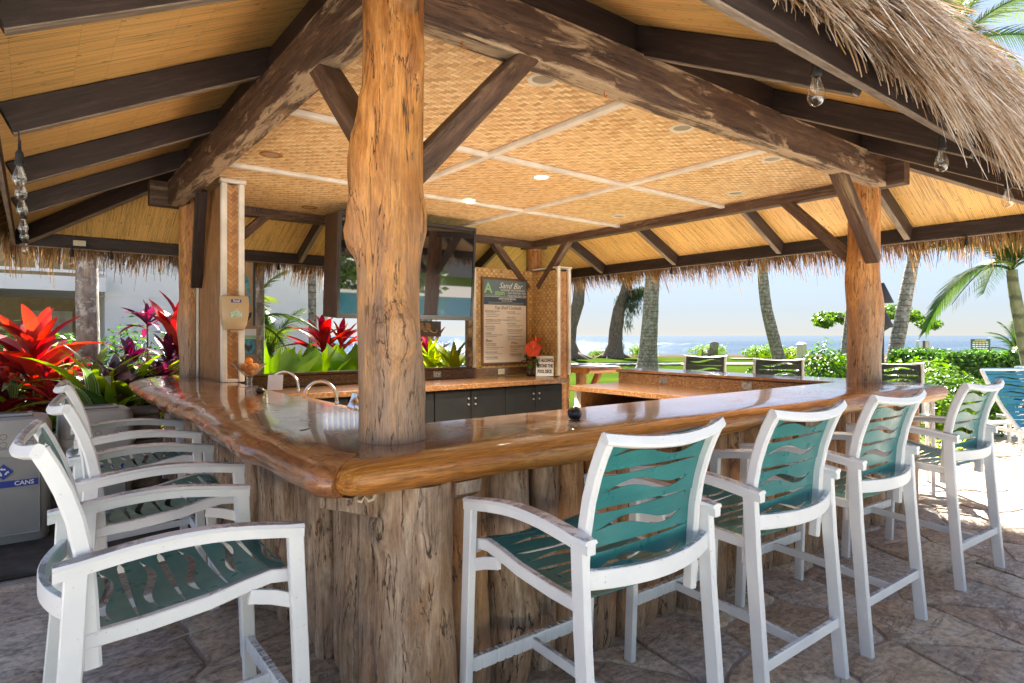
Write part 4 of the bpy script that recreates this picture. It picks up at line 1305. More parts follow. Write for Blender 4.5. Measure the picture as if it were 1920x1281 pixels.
woven_panel('woven_panel', (4.86, 7.05), (5.885, 7.05), .92, 2.45, .08, M_['weave_wall'], bw)
b = MB(); b.box((4.80, 7.03, 1.05), (4.858, 7.16, 2.44), ch=.004); b.build('window_jamb', M_['trim'], bw, Matrix.Identity(4))
b = MB(); b.box((4.74, 7.05, 1.074), (4.798, 7.14, 2.44), ch=.004); b.build('window_jamb', M_['header'], bw, Matrix.Identity(4))

# ---- partitions
pr = thing('partition', 'woven partition with white corner trim beside the menu, behind the hibiscus', 'partition', (6.0, 6.8, 0))
woven_panel('woven_panel', (5.895, 7.04), (5.895, 6.50), .92, 2.43, -.02, M_['weave_wall'], pr)
woven_panel('woven_panel', (6.13, 7.04), (6.13, 6.50), .0, 2.43, -.02, M_['weave_wall'], pr)
woven_panel('end_panel', (5.93, 6.515), (6.10, 6.515), .1, 2.42, .02, M_['herring'], pr)
for xx in (5.888, 6.095):
    b = MB(); b.box((xx, 6.488, .93), (xx+.05, 6.54, 2.46), ch=.004); b.build('corner_trim', M_['trim'], pr, Matrix.Identity(4))
b = MB(); b.box((5.88, 6.48, 2.462), (6.155, 7.05, 2.485), ch=.003); b.build('cap', M_['trim'], pr, Matrix.Identity(4))
pl = thing('partition', 'tall narrow partition with herringbone end panel standing on the left arm of the bar', 'partition', (1.45, 6.3, ZT))
woven_panel('woven_panel', (1.335, 5.92), (1.335, 6.86), ZT+.002, 2.86, -.02, M_['plywood'], pl)
woven_panel('woven_panel', (1.494, 5.92), (1.494, 6.86), ZT+.002, 2.86, .02, M_['weave_wall'], pl)
woven_panel('end_panel', (1.36, 5.90), (1.485, 5.90), ZT+.002, 2.85, .02, M_['herring'], pl)
for xx in (1.322, 1.468):
    b = MB(); b.box((xx, 5.872, ZT+.001), (xx+.048, 5.93, 2.86), ch=.005); b.build('corner_trim', M_['trim'], pl, Matrix.Identity(4))
b = MB(); b.box((1.312, 6.84, ZT+.001), (1.332, 6.885, 2.86), ch=.004); b.build('corner_trim', M_['trim'], pl, Matrix.Identity(4))
b = MB(); b.box((1.371, 5.878, ZT+.001), (1.467, 5.90, ZT+.03), ch=.003); b.build('base_trim', M_['trim'], pl, Matrix.Identity(4))
b = MB(); b.box((1.31, 5.865, 2.862), (1.53, 5.95, 2.897), ch=.003); b.build('cap', M_['trim'], pl, Matrix.Identity(4))

# ---- right-hand work counter and raised ledge
rc = thing('work_counter', 'speckled work counter with a raised ledge along the sea side of the bar', 'counter', (5.4, 4.0, 0))
b = MB(); b.box((4.98, 2.62, .855), (5.868, 5.30, .91), ch=.005); b.build('countertop', M_['laminate'], rc, Matrix.Identity(4))
b = MB(); b.box((5.87, 2.60, .0), (5.93, 5.33, 1.035), ch=.003); b.build('splashback', M_['laminate'], rc, Matrix.Identity(4))
b = MB(); b.box((5.85, 2.585, 1.037), (6.42, 5.36, 1.07), ch=.008); b.build('ledge_top', M_['ledge_top'], rc, Matrix.Identity(4))
b = MB(); b.box((5.12, 5.245, .02), (5.86, 5.27, .853)); b.build('end_panel', M_['plywood'], rc, Matrix.Identity(4))
b = MB(); b.box((5.05, 5.235, .02), (5.115, 5.275, .853)); b.build('trim', M_['trim'], rc, Matrix.Identity(4))
b = MB(); b.box((5.15, 2.7, .02), (5.86, 5.235, .60)); b.build('cabinet', M_['black_door'], rc, Matrix.Identity(4))
for k in range(13):
    r = rl.uniform(.085, .105)
    b = MB(); b.tube([(0, 0, 0), (.01, .0, .35), (0, .01, .7), (0, 0, 1.03)], [r*.95, r, r*.97, r], 12)
    b.build('log', M_['log'], rc, T(6.05 + rl.uniform(-.01, .01), 2.68 + k*.205, .006), smooth=60)
for (yy, lab) in ((4.62, 'steel outlet plate on the far end of the raised ledge front'), (3.55, 'steel outlet plate on the near part of the raised ledge front')):
    M = T(5.869, yy, .972) @ RZ(R(-90))
    outlet('outlet', lab, M, M_['steel'], 'blank')

# ---- little live-edge ledge beyond the partition
lg = thing('side_ledge', 'small live-edge wooden ledge on log legs beside the woven partition', 'ledge', (6.35, 6.2, 0))
b = MB(); rows = []
for k in range(9):
    t = k/8; y0 = 6.62 - .26*(1-.5*t**3); hw = .30 if k < 7 else (.29 if k == 7 else .24)
    rows.append([(6.16+.72*t, 6.45-hw, .96), (6.16+.72*t, 6.45-hw-.03, 1.0), (6.16+.72*t, 6.45-hw, 1.045), (6.16+.72*t, 6.45+hw, 1.045), (6.16+.72*t, 6.45+hw, .96)])
b.grid(rows, closed_u=True, cap0=True, cap1=True); b.build('slab', [M_['koa_edge']], lg, Matrix.Identity(4), smooth=40, recalc=True)
b = MB(); b.tube([(6.28, 6.42, 0), (6.29, 6.43, .5), (6.28, 6.42, .96)], [.075, .07, .08], 14); b.build('leg', M_['log'], lg, Matrix.Identity(4), smooth=60)
b = MB(); b.tube([(6.38, 6.42, .55), (6.55, 6.42, .80), (6.66, 6.42, .96)], [.05, .05, .055], 12); b.build('brace', M_['log'], lg, Matrix.Identity(4), smooth=60)

# ---- television in its weather case, hung from the ceiling
tv = thing('television', 'large dark television in a brown weather case hanging from the bar ceiling', 'television', (3.38, 6.4, 2.85))
TX0, TX1, TY, TZ0, TZ1 = 2.52, 4.25, 6.2, 1.68, 2.80
MTV = T(0, 6.2, 2.0) @ RX(R(4)) @ T(0, -6.2, -2.0)
b = MB(); b.box((TX0, TY+.03, TZ0), (TX1, TY+.40, TZ1), ch=.012); b.build('case', M_['tv_case'], tv, MTV)
b = MB(); b.box((TX0+.02, TY+.012, TZ0+.03), (TX1-.02, TY+.029, TZ1-.02)); b.build('screen', M_['screen'], tv, MTV)
for (x0, x1, z0, z1) in ((TX0, TX1, TZ0, TZ0+.05), (TX0, TX1, TZ1-.03, TZ1), (TX0, TX0+.03, TZ0+.051, TZ1-.031), (TX1-.03, TX1, TZ0+.051, TZ1-.031)):
    b = MB(); b.box((x0, TY, z0), (x1, TY+.0115, z1), ch=.003); b.build('bezel', M_['rubber'], tv, MTV)
b = MB(); b.box((3.3, TY+.15, TZ1), (3.46, TY+.3, 2.9)); b.build('mount', M_['rubber'], tv, MTV)
for zz in (1.75, 2.0, 2.25, 2.5, 2.72):
    b = MB(); b.lathe([(.006, 0), (.006, .006), (.003, .008)], 8, RY(R(-90))); b.build('screw', M_['steel'], tv, MTV @ T(TX0, TY+.37, zz))

# ---- the BAR sign
sg = thing('bar_sign', 'dark wooden sign with gold letters reading BAR hanging under the television', 'sign', (3.6, 6.5, 1.5))
b = MB(); b.box((3.30, 6.50, 1.485), (3.965, 6.525, 1.672), ch=.004); b.build('board', M_['dark_sign'], sg, Matrix.Identity(4))
lettering("BAR", .145, M_['gold'], sg, T(3.565, 6.4985, 1.59) @ FACE_S, bold=.005, extrude=.002)
lettering("BAR", .145, M_['frame_brown'], sg, T(3.565, 6.495, 1.59) @ FACE_S, extrude=.002)
b = MB(); b.tube([(3.815, 6.498, 1.56), (3.85, 6.498, 1.535), (3.89, 6.498, 1.535), (3.91, 6.498, 1.56), (3.895, 6.498, 1.575)], .006, 8); b.build('flourish', M_['gold'], sg, Matrix.Identity(4), smooth=60)
for xx in (3.36, 3.9):
    b = MB(); b.tube([(xx, 6.512, 1.67), (xx, 6.512, 1.69)], .004, 6); b.build('hanger', M_['steel'], sg, Matrix.Identity(4))

# ---- framed menu
mn = thing('menu_board', 'framed cocktail menu with a blue heading hung on the woven wall', 'menu', (5.36, 7.04, 1.7))
MX0, MX1, MZ0, MZ1 = 4.98, 5.74, 1.115, 2.285
MY = 7.028
b = MB(); b.box((MX0-.035, MY, MZ0-.035), (MX1+.035, MY+.02, MZ1+.035), ch=.006); b.build('frame', M_['frame_brown'], mn, Matrix.Identity(4))
b = MB(); b.box((MX0, MY-.003, MZ0), (MX1, MY-.0005, MZ1)); paper = b.build('paper', M_['paper'], mn, Matrix.Identity(4))
def flat(x0, x1, z0, z1, m, dy, name='printed_band'):
    b = MB(); b.box((x0, MY-dy, z0), (x1, MY-dy+.0006, z1)); b.build(name, m, paper, Matrix.Identity(4))
W_, H_ = MX1-MX0, MZ1-MZ0
flat(MX0, MX1, MZ1-.20*H_, MZ1, M_['slate_ink'], .0045)
flat(MX0, MX1, MZ1-.30*H_, MZ1-.205*H_, M_['navy_ink'], .0045)
def mt(s, size, fx, fz, m, **kw):
    lettering(s, size, m, paper, T(MX0+fx*W_, MY-.0062, MZ1-fz*H_) @ FACE_S, extrude=.0003, **kw)
mt("Sand Bar", .118, .34, .065, M_['white'], shear=.45)
mt("ISLANDER ON THE BEACH", .037, .385, .118, M_['white'])
mt("A", .20, .01, .105, M_['green_ink'], bold=.004)
mt("ston", .10, .25, .152, M_['green_ink'], bold=.002)
mt("HOTELS & RESORTS", .03, .03, .187, M_['green_ink'])
mt("Open Daily 9am - 9pm", .036, .55, .148, M_['white'])
mt("Happy Hour 3pm - 6pm", .036, .55, .182, M_['white'])
mt("HAPPY HOUR SPECIALS", .03, .34, .225, M_['white'], bold=.0008)
mt("All Day at the Bar", .026, .41, .248, M_['white'])
for q in (.268, .287):
    flat(MX0+.1*W_, MX1-.06*W_, MZ1-(q+.006)*H_, MZ1-q*H_, M_['grey_ink'], .0052, 'fine_print')
mt("Top Shelf Cocktails", .062, .23, .335, M_['black_ink'], shear=.45)
rl2 = random.Random(3)
def item(s, fx, fz, lines, wid):
    mt(s, .028, fx, fz, M_['black_ink'])
    for k in range(lines):
        flat(MX0+(fx+.02)*W_, MX0+(fx+.02+wid*rl2.uniform(.45, 1))*W_, MZ1-(fz+.024+k*.021)*H_, MZ1-(fz+.017+k*.021)*H_, M_['grey_ink'], .0052, 'fine_print')
for s, fz, n in (("BEACHSIDE MAI TAI", .38, 3), ("HAWAIIAN LAVA PINA COLADA", .485, 2), ("BLACK PEARL", .565, 2), ("ZOMBIE", .645, 2)): item(s, .03, fz, n, .42)
mt("Beer", .06, .03, .735, M_['black_ink'], shear=.45)
for s, fz, n in (("ISLAND BREWS", .775, 3), ("IMPORTED BEERS", .875, 1), ("DOMESTIC BEERS", .935, 1)): item(s, .03, fz, n, .40)
for s, fz, n in (("LAVA FLOW", .382, 1), ("LIKE A MULE", .45, 2), ("BLUE HAWAII", .525, 2), ("TROPICAL MARGARITA", .605, 2), ("COCO BANANA MULE", .685, 2)): item(s, .53, fz, n, .40)
mt("Wine", .055, .62, .765, M_['black_ink'], shear=.45)
for s, fz, n in (("HOUSE RED AND WHITE", .805, 3), ("SPARKLING WINE", .905, 1)): item(s, .60, fz, n, .30)
# ---- hibiscus in a vase
hv = thing('hibiscus_vase', 'red hibiscus in a brown vase in the corner of the back counter', 'flower vase', (5.66, 6.80, .92))
b = MB(); b.lathe([(.045, 0), (.075, .02), (.08, .06), (.07, .10), (.072, .125), (.06, .125), (.058, .03)], 20); b.build('vase', M_['tv_case'], hv, smooth=50)
def petal_flower(c, rad, M):
    for k in range(5):
        a = 2*math.pi*k/5
        b = MB(); rows = []
        for j in range(6):
            t = j/5; w = rad*(.10 + .42*math.sin(math.pi*min(.97, t**1.3*.82+.02)))*(1 if j < 5 else .75)
            rows.append([(s_*w + .01*mnoise.noise(Vector((t*4, s_*3, k))), rad*t, .35*rad*t*t*(1 - .3*abs(s_)) + .012*mnoise.noise(Vector((s_*4, t*6, k*3)))) for s_ in (-1, -.5, 0, .5, 1)])
        b.grid(rows); b.build('petal', M_['red_flower'], hv, M @ RZ(a), smooth=60)
    b = MB(); b.tube([(0, 0, 0), (0, .01, .5*rad), (0, .02, rad)], .006, 8); b.build('stamen', M_['yellow_ink'], hv, M, smooth=60)
FW = Vector((-VX, -VY, .25)).to_track_quat('Z', 'Y').to_matrix().to_4x4()
petal_flower(None, .115, T(5.62, 6.72, 1.30) @ FW)
petal_flower(None, .08, T(5.74, 6.80, 1.42) @ FW @ RX(R(-50)))
for k in range(9):
    lm = MB(); rows = []
    for j in range(6):
        t = j/5; w = .045*math.sin(math.pi*min(.97, .05+t*.95)); rows.append([(-w, .16*t, -.05*t*t + .012), (0, .16*t, -.05*t*t), (w, .16*t, -.05*t*t + .012)])
    lm.grid(rows); az = k*2.4
    lm.build('leaf', M_['deep_green'], hv, T(5.655 + .03*math.cos(az), 6.77 + .03*math.sin(az), 1.05 + .028*k) @ RZ(az) @ RX(R(-15 + 9*(k % 4))), smooth=60)
for (dx, dy, dz) in ((-.02, -.05, .36), (.07, .0, .48)):
    b = MB(); b.tube([(0, 0, .08), (dx*.5, dy*.5, dz*.5), (dx, dy, dz)], .005, 6); b.build('stem', M_['stem'], hv, smooth=60)

# ---- small sign
ns = thing('notice_card', 'white card reading NO ALCOHOL BEYOND THE POOL DECK leaning on the partition', 'notice', (5.84, 6.56, .921))
Mn = T(5.735, 6.60, .922) @ RZ(R(-46)) @ RX(R(-10))
b = MB(); b.box((-.125, -.002, 0), (.125, .002, .29)); b.build('card', M_['white'], ns, Mn)
for s, z in (("NO ALCOHOL", .225), ("BEYOND THE", .145), ("POOL DECK", .065)):
    lettering(s, .037, M_['black_ink'], ns, Mn @ T(0, -.0032, z) @ FACE_S @ SC(1, 1.75, 1), align='CENTER', extrude=.0004, bold=.0018)

# ---- soap dispenser
sdp = thing('hand_sanitizer_dispenser', 'tan hand sanitizer dispenser fixed to the herringbone partition end', 'dispenser', (1.44, 5.87, 1.69))
Md = T(1.420, 5.868, 1.545)
b = MB()
prof = [(-.0, .0, .085), (-.055, .01, .085), (-.085, .05, .10), (-.095, .14, .115), (-.09, .26, .118), (-.07, .302, .115), (0, .31, .112)]
rows = []
for yv, zv, hw in prof:
    rows.append([(-hw, 0, zv), (-hw*.96, yv*.8, zv), (-hw*.7, yv, zv), (hw*.7, yv, zv), (hw*.96, yv*.8, zv), (hw, 0, zv)])
b.grid(rows, closed_u=True, cap0=True, cap1=True); b.build('housing', M_['tan_plastic'], sdp, Md, smooth=40, recalc=True)
b = MB(); b.poly([(x_, -.0985, z_) for x_, z_ in ((-.05, .155), (.05, .155), (.058, .135), (.048, .112), (-.048, .112), (-.058, .135))]); b.poly([(x_, -.0985, z_) for x_, z_ in ((-.04, .156), (.04, .156), (.0, .185))]); b.build('window', M_['steel'], sdp, Md)
b = MB(); b.box((-.042, -.0935, .245), (.042, -.0905, .272), ch=.004); lb = b.build('label', M_['blue_ink'], sdp, Md @ T(0, -.0012, 0))
lettering("Purell", .024, M_['white'], lb, Md @ T(0, -.0955, .2585) @ FACE_S, align='CENTER', extrude=.0004, bold=.0006, shear=.2)
b = MB(); b.box((-.03, -.05, -.012), (.03, -.01, .0)); b.build('nozzle', M_['tan_plastic'], sdp, Md)

# ---- glass of oranges, card, stones
gl = thing('cocktail_glass', 'oversized cocktail glass holding oranges on the left arm of the bar', 'glass', (1.40, 5.28, ZT))
b = MB(); b.lathe([(.07, .001), (.07, .004), (.02, .01), (.022, .03), (.024, .075), (.022, .08), (.05, .10), (.135, .19), (.131, .19), (.048, .105), (.0, .09)], 28)
b.build('bowl', M_['glass'], gl, smooth=60)
for k, (dx, dy, dz) in enumerate(((0, 0, .128), (-.045, -.02, .160), (.045, .01, .162), (.0, -.05, .165), (.0, .02, .207), (-.01, .055, .165))):
    b = MB(); r = .034
    b.lathe([(max(.0008, r*math.sin(a)), r*.95*-math.cos(a)) for a in [math.pi*j/10 for j in range(11)]], 16)
    o = b.build('orange', M_['orange'], None, T(1.40+dx, 5.28+dy, ZT+dz), smooth=80)
    tag(o, ['orange at the bottom of the cocktail glass', 'orange at the left in the cocktail glass', 'orange at the right in the cocktail glass', 'orange at the front of the cocktail glass', 'orange on top of the pile in the cocktail glass', 'orange at the back of the cocktail glass'][k], 'orange', 'oranges in the cocktail glass')
cd = at(515, 4.72, z=ZT)
b = MB(); b.box((-.055, -.001, 0), (.055, .001, .12))
tag(b.build('white_card', M_['white'], None, T(cd.x, cd.y, ZT+.001) @ RZ(R(-30)) @ RX(R(-16))), 'small blank white card propped up on the bar beside the glass of oranges', 'card')
def pebble(p, rx, ry, rz_, seed, label):
    bm = bmesh.new(); bmesh.ops.create_icosphere(bm, subdivisions=3, radius=1)
    for v in bm.verts:
        c = v.co; k = 1 + .12*mnoise.noise(c*1.1 + Vector((seed, 0, 0)))
        v.co = Vector((c.x*rx*k, c.y*ry*k, max(c.z, -.75)*rz_*k))
    me = bpy.data.meshes.new('pebble'); bm.to_mesh(me); bm.free(); me.materials.append(M_['stone_dark'])
    me.polygons.foreach_set("use_smooth", [True]*len(me.polygons))
    o = bpy.data.objects.new('pebble', me); place(o, None, T(p) @ RZ(seed)); tag(o, label, 'stone', 'smooth dark stones on the bar top')
pb = at(1077, 3.08, z=ZT+.030); pebble(pb, .044, .036, .036, 1.0, 'smooth dark stone on the right arm of the bar')
pb = at(488, 4.45, z=ZT+.020); pebble(pb, .036, .03, .026, 2.2, 'smooth dark stone on the left arm of the bar')
# dark drain holes or knots in the bar top stay in the wood; a bottle rail item by the post
sh = thing('cocktail_shaker', 'steel cocktail shaker behind the bar beside the big post', 'shaker', (*at(664, 3.9, z=.905)[:2], .905))
b = MB(); b.lathe([(.035, 0), (.045, .12), (.044, .15), (.03, .18), (.02, .20), (.018, .23), (.005, .235)], 20); b.build('body', M_['chrome'], sh, smooth=50)

# ---- ceiling downlights
lit = {3, 4}
for k, (x, y) in enumerate(((2.2, 2.55), (3.46, 2.57), (4.63, 2.58), (3.55, 4.13), (3.56, 5.29), (1.46, 4.9), (2.39, 6.66), (5.455, 3.42), (5.42, 4.92))):
    lab = ['unlit recessed ceiling light with a rusty rim nearest the big post', 'unlit recessed ceiling light halfway along the front header', 'unlit recessed ceiling light near the right end of the front header',
           'lit recessed ceiling light in the middle of the ceiling', 'lit recessed ceiling light deeper in the ceiling, over the back counter', 'unlit recessed ceiling light near the left header',
           'unlit recessed ceiling light above the gap left of the television', 'unlit recessed ceiling light by the sea side header, nearer the right post', 'unlit recessed ceiling light by the sea side header, farther from the right post'][k]
    l = thing('ceiling_light', lab, 'ceiling light', (x, y, ZC), 0, 'recessed lights in the bar ceiling')
    b = MB(); b.lathe([(.086, 0), (.084, -.006), (.066, -.008), (.058, -.002), (.0575, -.0005)], 24)
    b.build('trim_ring', M_['rust'] if k in (5, 6) else M_['cream_trim'], l, smooth=50)
    b = MB(); b.poly([(.058*math.cos(a), -.058*math.sin(a), -.002) for a in [2*math.pi*j/24 for j in range(24)]])
    b.build('lens', M_['lamp_on'] if k in lit else M_['lamp_off'], l)
    if k in lit:
        ld = bpy.data.lights.new('lamp', 'SPOT'); ld.energy = 300; ld.color = (1, .88, .70); ld.spot_size = R(120); ld.spot_blend = .6; ld.shadow_soft_size = .05
        lo = bpy.data.objects.new('lamp', ld); place(lo, l, T(x, y, ZC-.02))

# ================================================================== STOOLS
def make_stool(strap_mat):
    strap_m = M_[strap_mat]
    t = thing('bar_stool', 'x', 'bar stool')
    I = WORLD[t.name]
    fm = M_['frame']
    prof = [(-.225, .60), (-.230, .70), (-.235, .80), (-.243, .90), (-.262, 1.00), (-.287, 1.08), (-.313, 1.143), (-.338, 1.192)]
    def prof_at(s):
        f = s*(len(prof)-1); i = min(int(f), len(prof)-2); f -= i
        a, b_ = Vector((0, *prof[i])), Vector((0, *prof[i+1]))
        return a + (b_-a)*f
    for s in (-1, 1):
        b = MB(); b.sweep([(s*.312, .335, 0), (s*.31, .318, .45), (s*.308, .300, .872)], (1, 0, 0), .0155, .024); b.build('front_leg', fm, t, smooth=30)
        b = MB(); b.sweep([(s*.312, -.325, 0), (s*.309, -.300, .30), (s*.307, -.275, .62), (s*.306, -.262, .875)], (1, 0, 0), .0155, .027); b.build('rear_leg', fm, t, smooth=30)
        P = []
        for k in range(13):
            q = k/12; P.append((s*.308, -.312 + .637*q, .892 + .034*math.sin(math.pi*q)**1.2 - .006*q))
        b = MB()
        rows = []
        for k, p in enumerate(P):
            q = k/12; hw = .029 + .005*max(0, 1-q*5) - (.008 if k in (0, 12) else 0)
            x0 = p[0]; z0 = p[2]
            rows.append([(x0-hw, p[1], z0-.002), (x0-hw+.006, p[1], z0+.008), (x0, p[1], z0+.011), (x0+hw-.006, p[1], z0+.008), (x0+hw, p[1], z0-.002),
                         (x0+.017, p[1], z0-.006), (x0+.016, p[1], z0-.034), (x0-.016, p[1], z0-.034), (x0-.017, p[1], z0-.006)])
        b.grid(rows, closed_u=True, cap0=True, cap1=True)
        b.build('armrest', fm, t, smooth=40, recalc=True)
        b = MB(); b.sweep([(s*.268, y_, z_) for y_, z_ in prof], (1, 0, 0), .0145, .0225, .5); b.build('back_post', fm, t, smooth=30)
        sr = [(s*.272, -.25, .675), (s*.272, -.10, .683), (s*.272, .06, .700), (s*.272, .16, .722), (s*.272, .235, .735), (s*.272, .29, .728), (s*.272, .32, .705)]
        b = MB(); b.sweep(sr, (1, 0, 0), .014, .021); b.build('seat_rail', fm, t, smooth=30)
        b = MB(); b.sweep([(s*.295, .300, .650), (s*.288, .235, .675), (s*.28, .17, .690)], (1, 0, 0), .010, .022); b.build('seat_bracket', fm, t, smooth=30)
    P = []
    for k in range(13):
        q = -1 + 2*k/12; P.append((q*.285, -.341 - .045*(1-q*q), 1.168 + .024*q*q))
    b = MB(); b.sweep(P, (0, .5, 1), .019, .0135, .5); b.build('top_rail', fm, t, smooth=40)
    P = []
    for k in range(15):
        q = -1 + 2*k/14; P.append((q*.300, -.268 - .062*(1-q*q), .772 - .006*(1-q*q)))
    b = MB(); b.sweep(P, (0, 0, 1), .029, .011); b.build('lower_back_rail', fm, t, smooth=40)
    b = MB(); b.sweep([(-.30, .325, .275), (0, .325, .275), (.30, .325, .275)], (0, 0, 1), .024, .012); fr = b.build('footrest', fm, t, smooth=30)
    b = MB()
    for k in range(15):
        x_ = -.27 + .54*k/14 + random.uniform(-.006, .006)
        b.box((x_-.016, -.0145, -.0265), (x_+.016, .0145, .0265), T(0, .325, .275) @ T(x_, 0, 0) @ RY(random.uniform(-.05, .07)) @ T(-x_, 0, 0), ch=.003)
    wr = b.build('footrest_wrap', fm, fr, I, smooth=30); wr['kind'] = 'stuff'
    b = MB(); b.sweep([(-.295, -.308, .235), (0, -.308, .235), (.295, -.308, .235)], (0, 0, 1), .022, .011); b.build('rear_stretcher', fm, t, smooth=30)
    b = MB(); b.sweep([(0, .312, .272), (0, .10, .262), (0, -.10, .250), (0, -.296, .236)], (1, 0, 0), .011, .02); b.build('middle_stretcher', fm, t, smooth=30)
    b = MB(); b.sweep([(-.26, .20, .690), (0, .205, .675), (.26, .20, .690)], (0, 1, 0), .018, .012); b.build('seat_crossbar', fm, t, smooth=30)
    # straps: the seat and the back are rows of broad vinyl bands, each cut by one wavy slot
    def strap(path, w0, w1, hw, nm, flip=1):
        """path(w) -> point in the yz plane; band between w0 and w1 across x in [-hw, hw]"""
        nu = 26; rows_lo, rows_hi = [], []
        mid = (w0+w1)/2; half = (w1-w0)/2
        bm = bmesh.new()
        def P(u, w):
            x_ = -hw + 2*hw*u
            p = path(w)
            sag = .014*(1-(2*u-1)**2)
            return bm.verts.new((x_, p.y - (sag if nm == 'back_strap' else 0), p.z - (sag if nm == 'seat_strap' else 0)))
        A = []
        for i in range(nu+1):
            u = i/nu
            e = min(1, max(0, (min(u, 1-u)-.045)/.05))
            gap = (.0055 + .004*math.cos(math.pi*(u-.2)*flip))*e
            tt = max(0, min(1, (u-.10)/.80))
            c = mid + flip*half*.30*math.sin(2*math.pi*(tt-.02))*(1 if 0 < tt < 1 else 0)
            h = half*.23*math.sin(math.pi*tt)**.8 if 0 < tt < 1 else 0
            lo, hi = w0+gap, w1-gap
            A.append([(u, lo), (u, (lo+c-h)/2), (u, c-h), (u, c+h), (u, (hi+c+h)/2), (u, hi)])
        VV = [[P(*q) for q in col] for col in A]
        for i in range(nu):
            for j in (0, 1, 3, 4):
                bm.faces.new((VV[i][j], VV[i+1][j], VV[i+1][j+1], VV[i][j+1]))
        bmesh.ops.remove_doubles(bm, verts=bm.verts[:], dist=1e-5)
        bmesh.ops.recalc_face_normals(bm, faces=bm.faces[:])
        bmesh.ops.solidify(bm, geom=bm.faces[:], thickness=.0035)
        me = bpy.data.meshes.new(nm); bm.to_mesh(me); bm.free(); me.materials.append(strap_m)
        me.polygons.foreach_set("use_smooth", [True]*len(me.polygons)); me.set_sharp_from_angle(angle=R(45))
        o = bpy.data.objects.new(nm, me); place(o, t, I)
    def polypath(pts):
        P = [Vector((0, y_, z_)) for y_, z_ in pts]; cum = [0]
        for a, b_ in zip(P[:-1], P[1:]): cum.append(cum[-1] + (b_-a).length)
        def f(w):
            w = max(0, min(cum[-1], w))
            for k in range(len(P)-1):
                if w <= cum[k+1] + 1e-9:
                    return P[k] + (P[k+1]-P[k])*((w-cum[k])/(cum[k+1]-cum[k]))
            return P[-1]
        return f, cum[-1]
    bp, bl = polypath([(y_ + .012, z_) for y_, z_ in prof[1:]])
    n = 4
    for k in range(n): strap(bp, .005 + (bl-.01)*k/n, .005 + (bl-.01)*(k+1)/n, .257, 'back_strap', 1 if k % 2 else 1)
    sp, sl = polypath([(-.238, .694), (-.10, .703), (.06, .720), (.16, .742), (.235, .755), (.293, .748), (.327, .722), (.333, .70)])
    n = 5
    for k in range(n): strap(sp, .003 + (sl-.006)*k/n, .003 + (sl-.006)*(k+1)/n, .272, 'seat_strap', 1)
    return t
stool = make_stool('teal')
FS = 'bar stools along the front of the bar'
LS = 'bar stools along the left side of the bar'
SS = 'bar stools on the sea side of the bar'
stool['label'] = 'white framed teal bar stool nearest on the front side, right of the corner trunk'
stool['group'] = FS
def put(x, y, face, label, group, m=None):
    c = dup_tree(stool, T(x, y, .014) @ RZ(face), label, group)
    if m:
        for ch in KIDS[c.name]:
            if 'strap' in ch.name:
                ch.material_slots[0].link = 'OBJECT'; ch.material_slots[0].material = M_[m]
# the first stool itself takes the first place
M0 = T(1.565, 1.555, .014) @ RZ(R(0))
stool.matrix_basis = M0
def reregister(o, M):
    for ch in KIDS.get(o.name, []):
        Mc = M @ ch.matrix_basis
        reregister(ch, Mc)
    WORLD[o.name] = M
reregister(stool, M0)
put(2.47, 1.555, R(0), 'white framed teal bar stool on the front side, second from the bar corner', FS)
put(3.37, 1.555, R(-1), 'white framed teal bar stool on the front side, third from the bar corner', FS)
put(4.60, 1.53, R(-3), 'white framed teal bar stool at the far right end of the front side', FS)
put(.352, 2.255, R(-90), 'white framed teal bar stool nearest on the left side of the bar', LS)
put(.45, 3.32, R(-90), 'white framed teal bar stool in the middle of the three on the left side', LS)
put(.50, 4.48, R(-91), 'white framed teal bar stool farthest of three on the left side, before the grey bins', LS)
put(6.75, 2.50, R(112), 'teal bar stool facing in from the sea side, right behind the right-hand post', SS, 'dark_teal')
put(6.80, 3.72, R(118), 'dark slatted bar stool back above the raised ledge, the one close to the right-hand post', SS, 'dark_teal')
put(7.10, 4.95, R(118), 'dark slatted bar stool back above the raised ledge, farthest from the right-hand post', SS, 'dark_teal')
# ================================================================== STRING LIGHTS
def bulb(parent, p, s=1.0):
    b = MB(); b.lathe([(.006, .16), (.008, .11), (.016, .098), (.018, .085), (.018, .055), (.021, .05), (.021, .035), (.016, .033)], 14)
    so = b.build('socket', M_['rubber'], parent, T(p) @ SC(s, s, s), smooth=40)
    b = MB(); b.lathe([(.013, .033), (.015, .02), (.024, -.005), (.031, -.03), (.030, -.05), (.022, -.068), (.010, -.076), (.001, -.078)], 18)
    g = b.build('glass_bulb', M_['bulb'], so, T(p) @ SC(s, s, s), smooth=80)
    b = MB(); b.tube([(-.004, 0, .03), (-.006, 0, -.02), (0, .003, -.03), (.006, 0, -.02), (.004, 0, .03)], .0009, 5)
    b.build('filament', M_['steel'], so, T(p) @ SC(s, s, s))
def string(label, pts, drop=.02, hang=.14, extra=()):
    """pts: bulb positions (glass centre); cable looped between them"""
    t = thing('string_lights', label, 'string lights', pts[0] + Vector((0, 0, hang)), 0, 'string lights along the eaves')
    allp = [pts[0] + (pts[0]-pts[1])*.5 + Vector((0, 0, 0))] + list(pts) + [pts[-1] + (pts[-1]-pts[-2])*.5]
    path = []
    for a, c in zip(allp[:-1], allp[1:]):
        for k in range(8):
            q = k/8; path.append(a + (c-a)*q + Vector((0, 0, .155 - drop*math.sin(math.pi*q) + .01*mnoise.noise(Vector((q*5, a.x*3, a.y))))))
    path.append(allp[-1] + Vector((0, 0, .155)))
    b = MB(); b.tube(path, .0032, 6); b.build('cable', M_['rubber'], t, local=False, smooth=60)
    for p in pts: bulb(t, p)
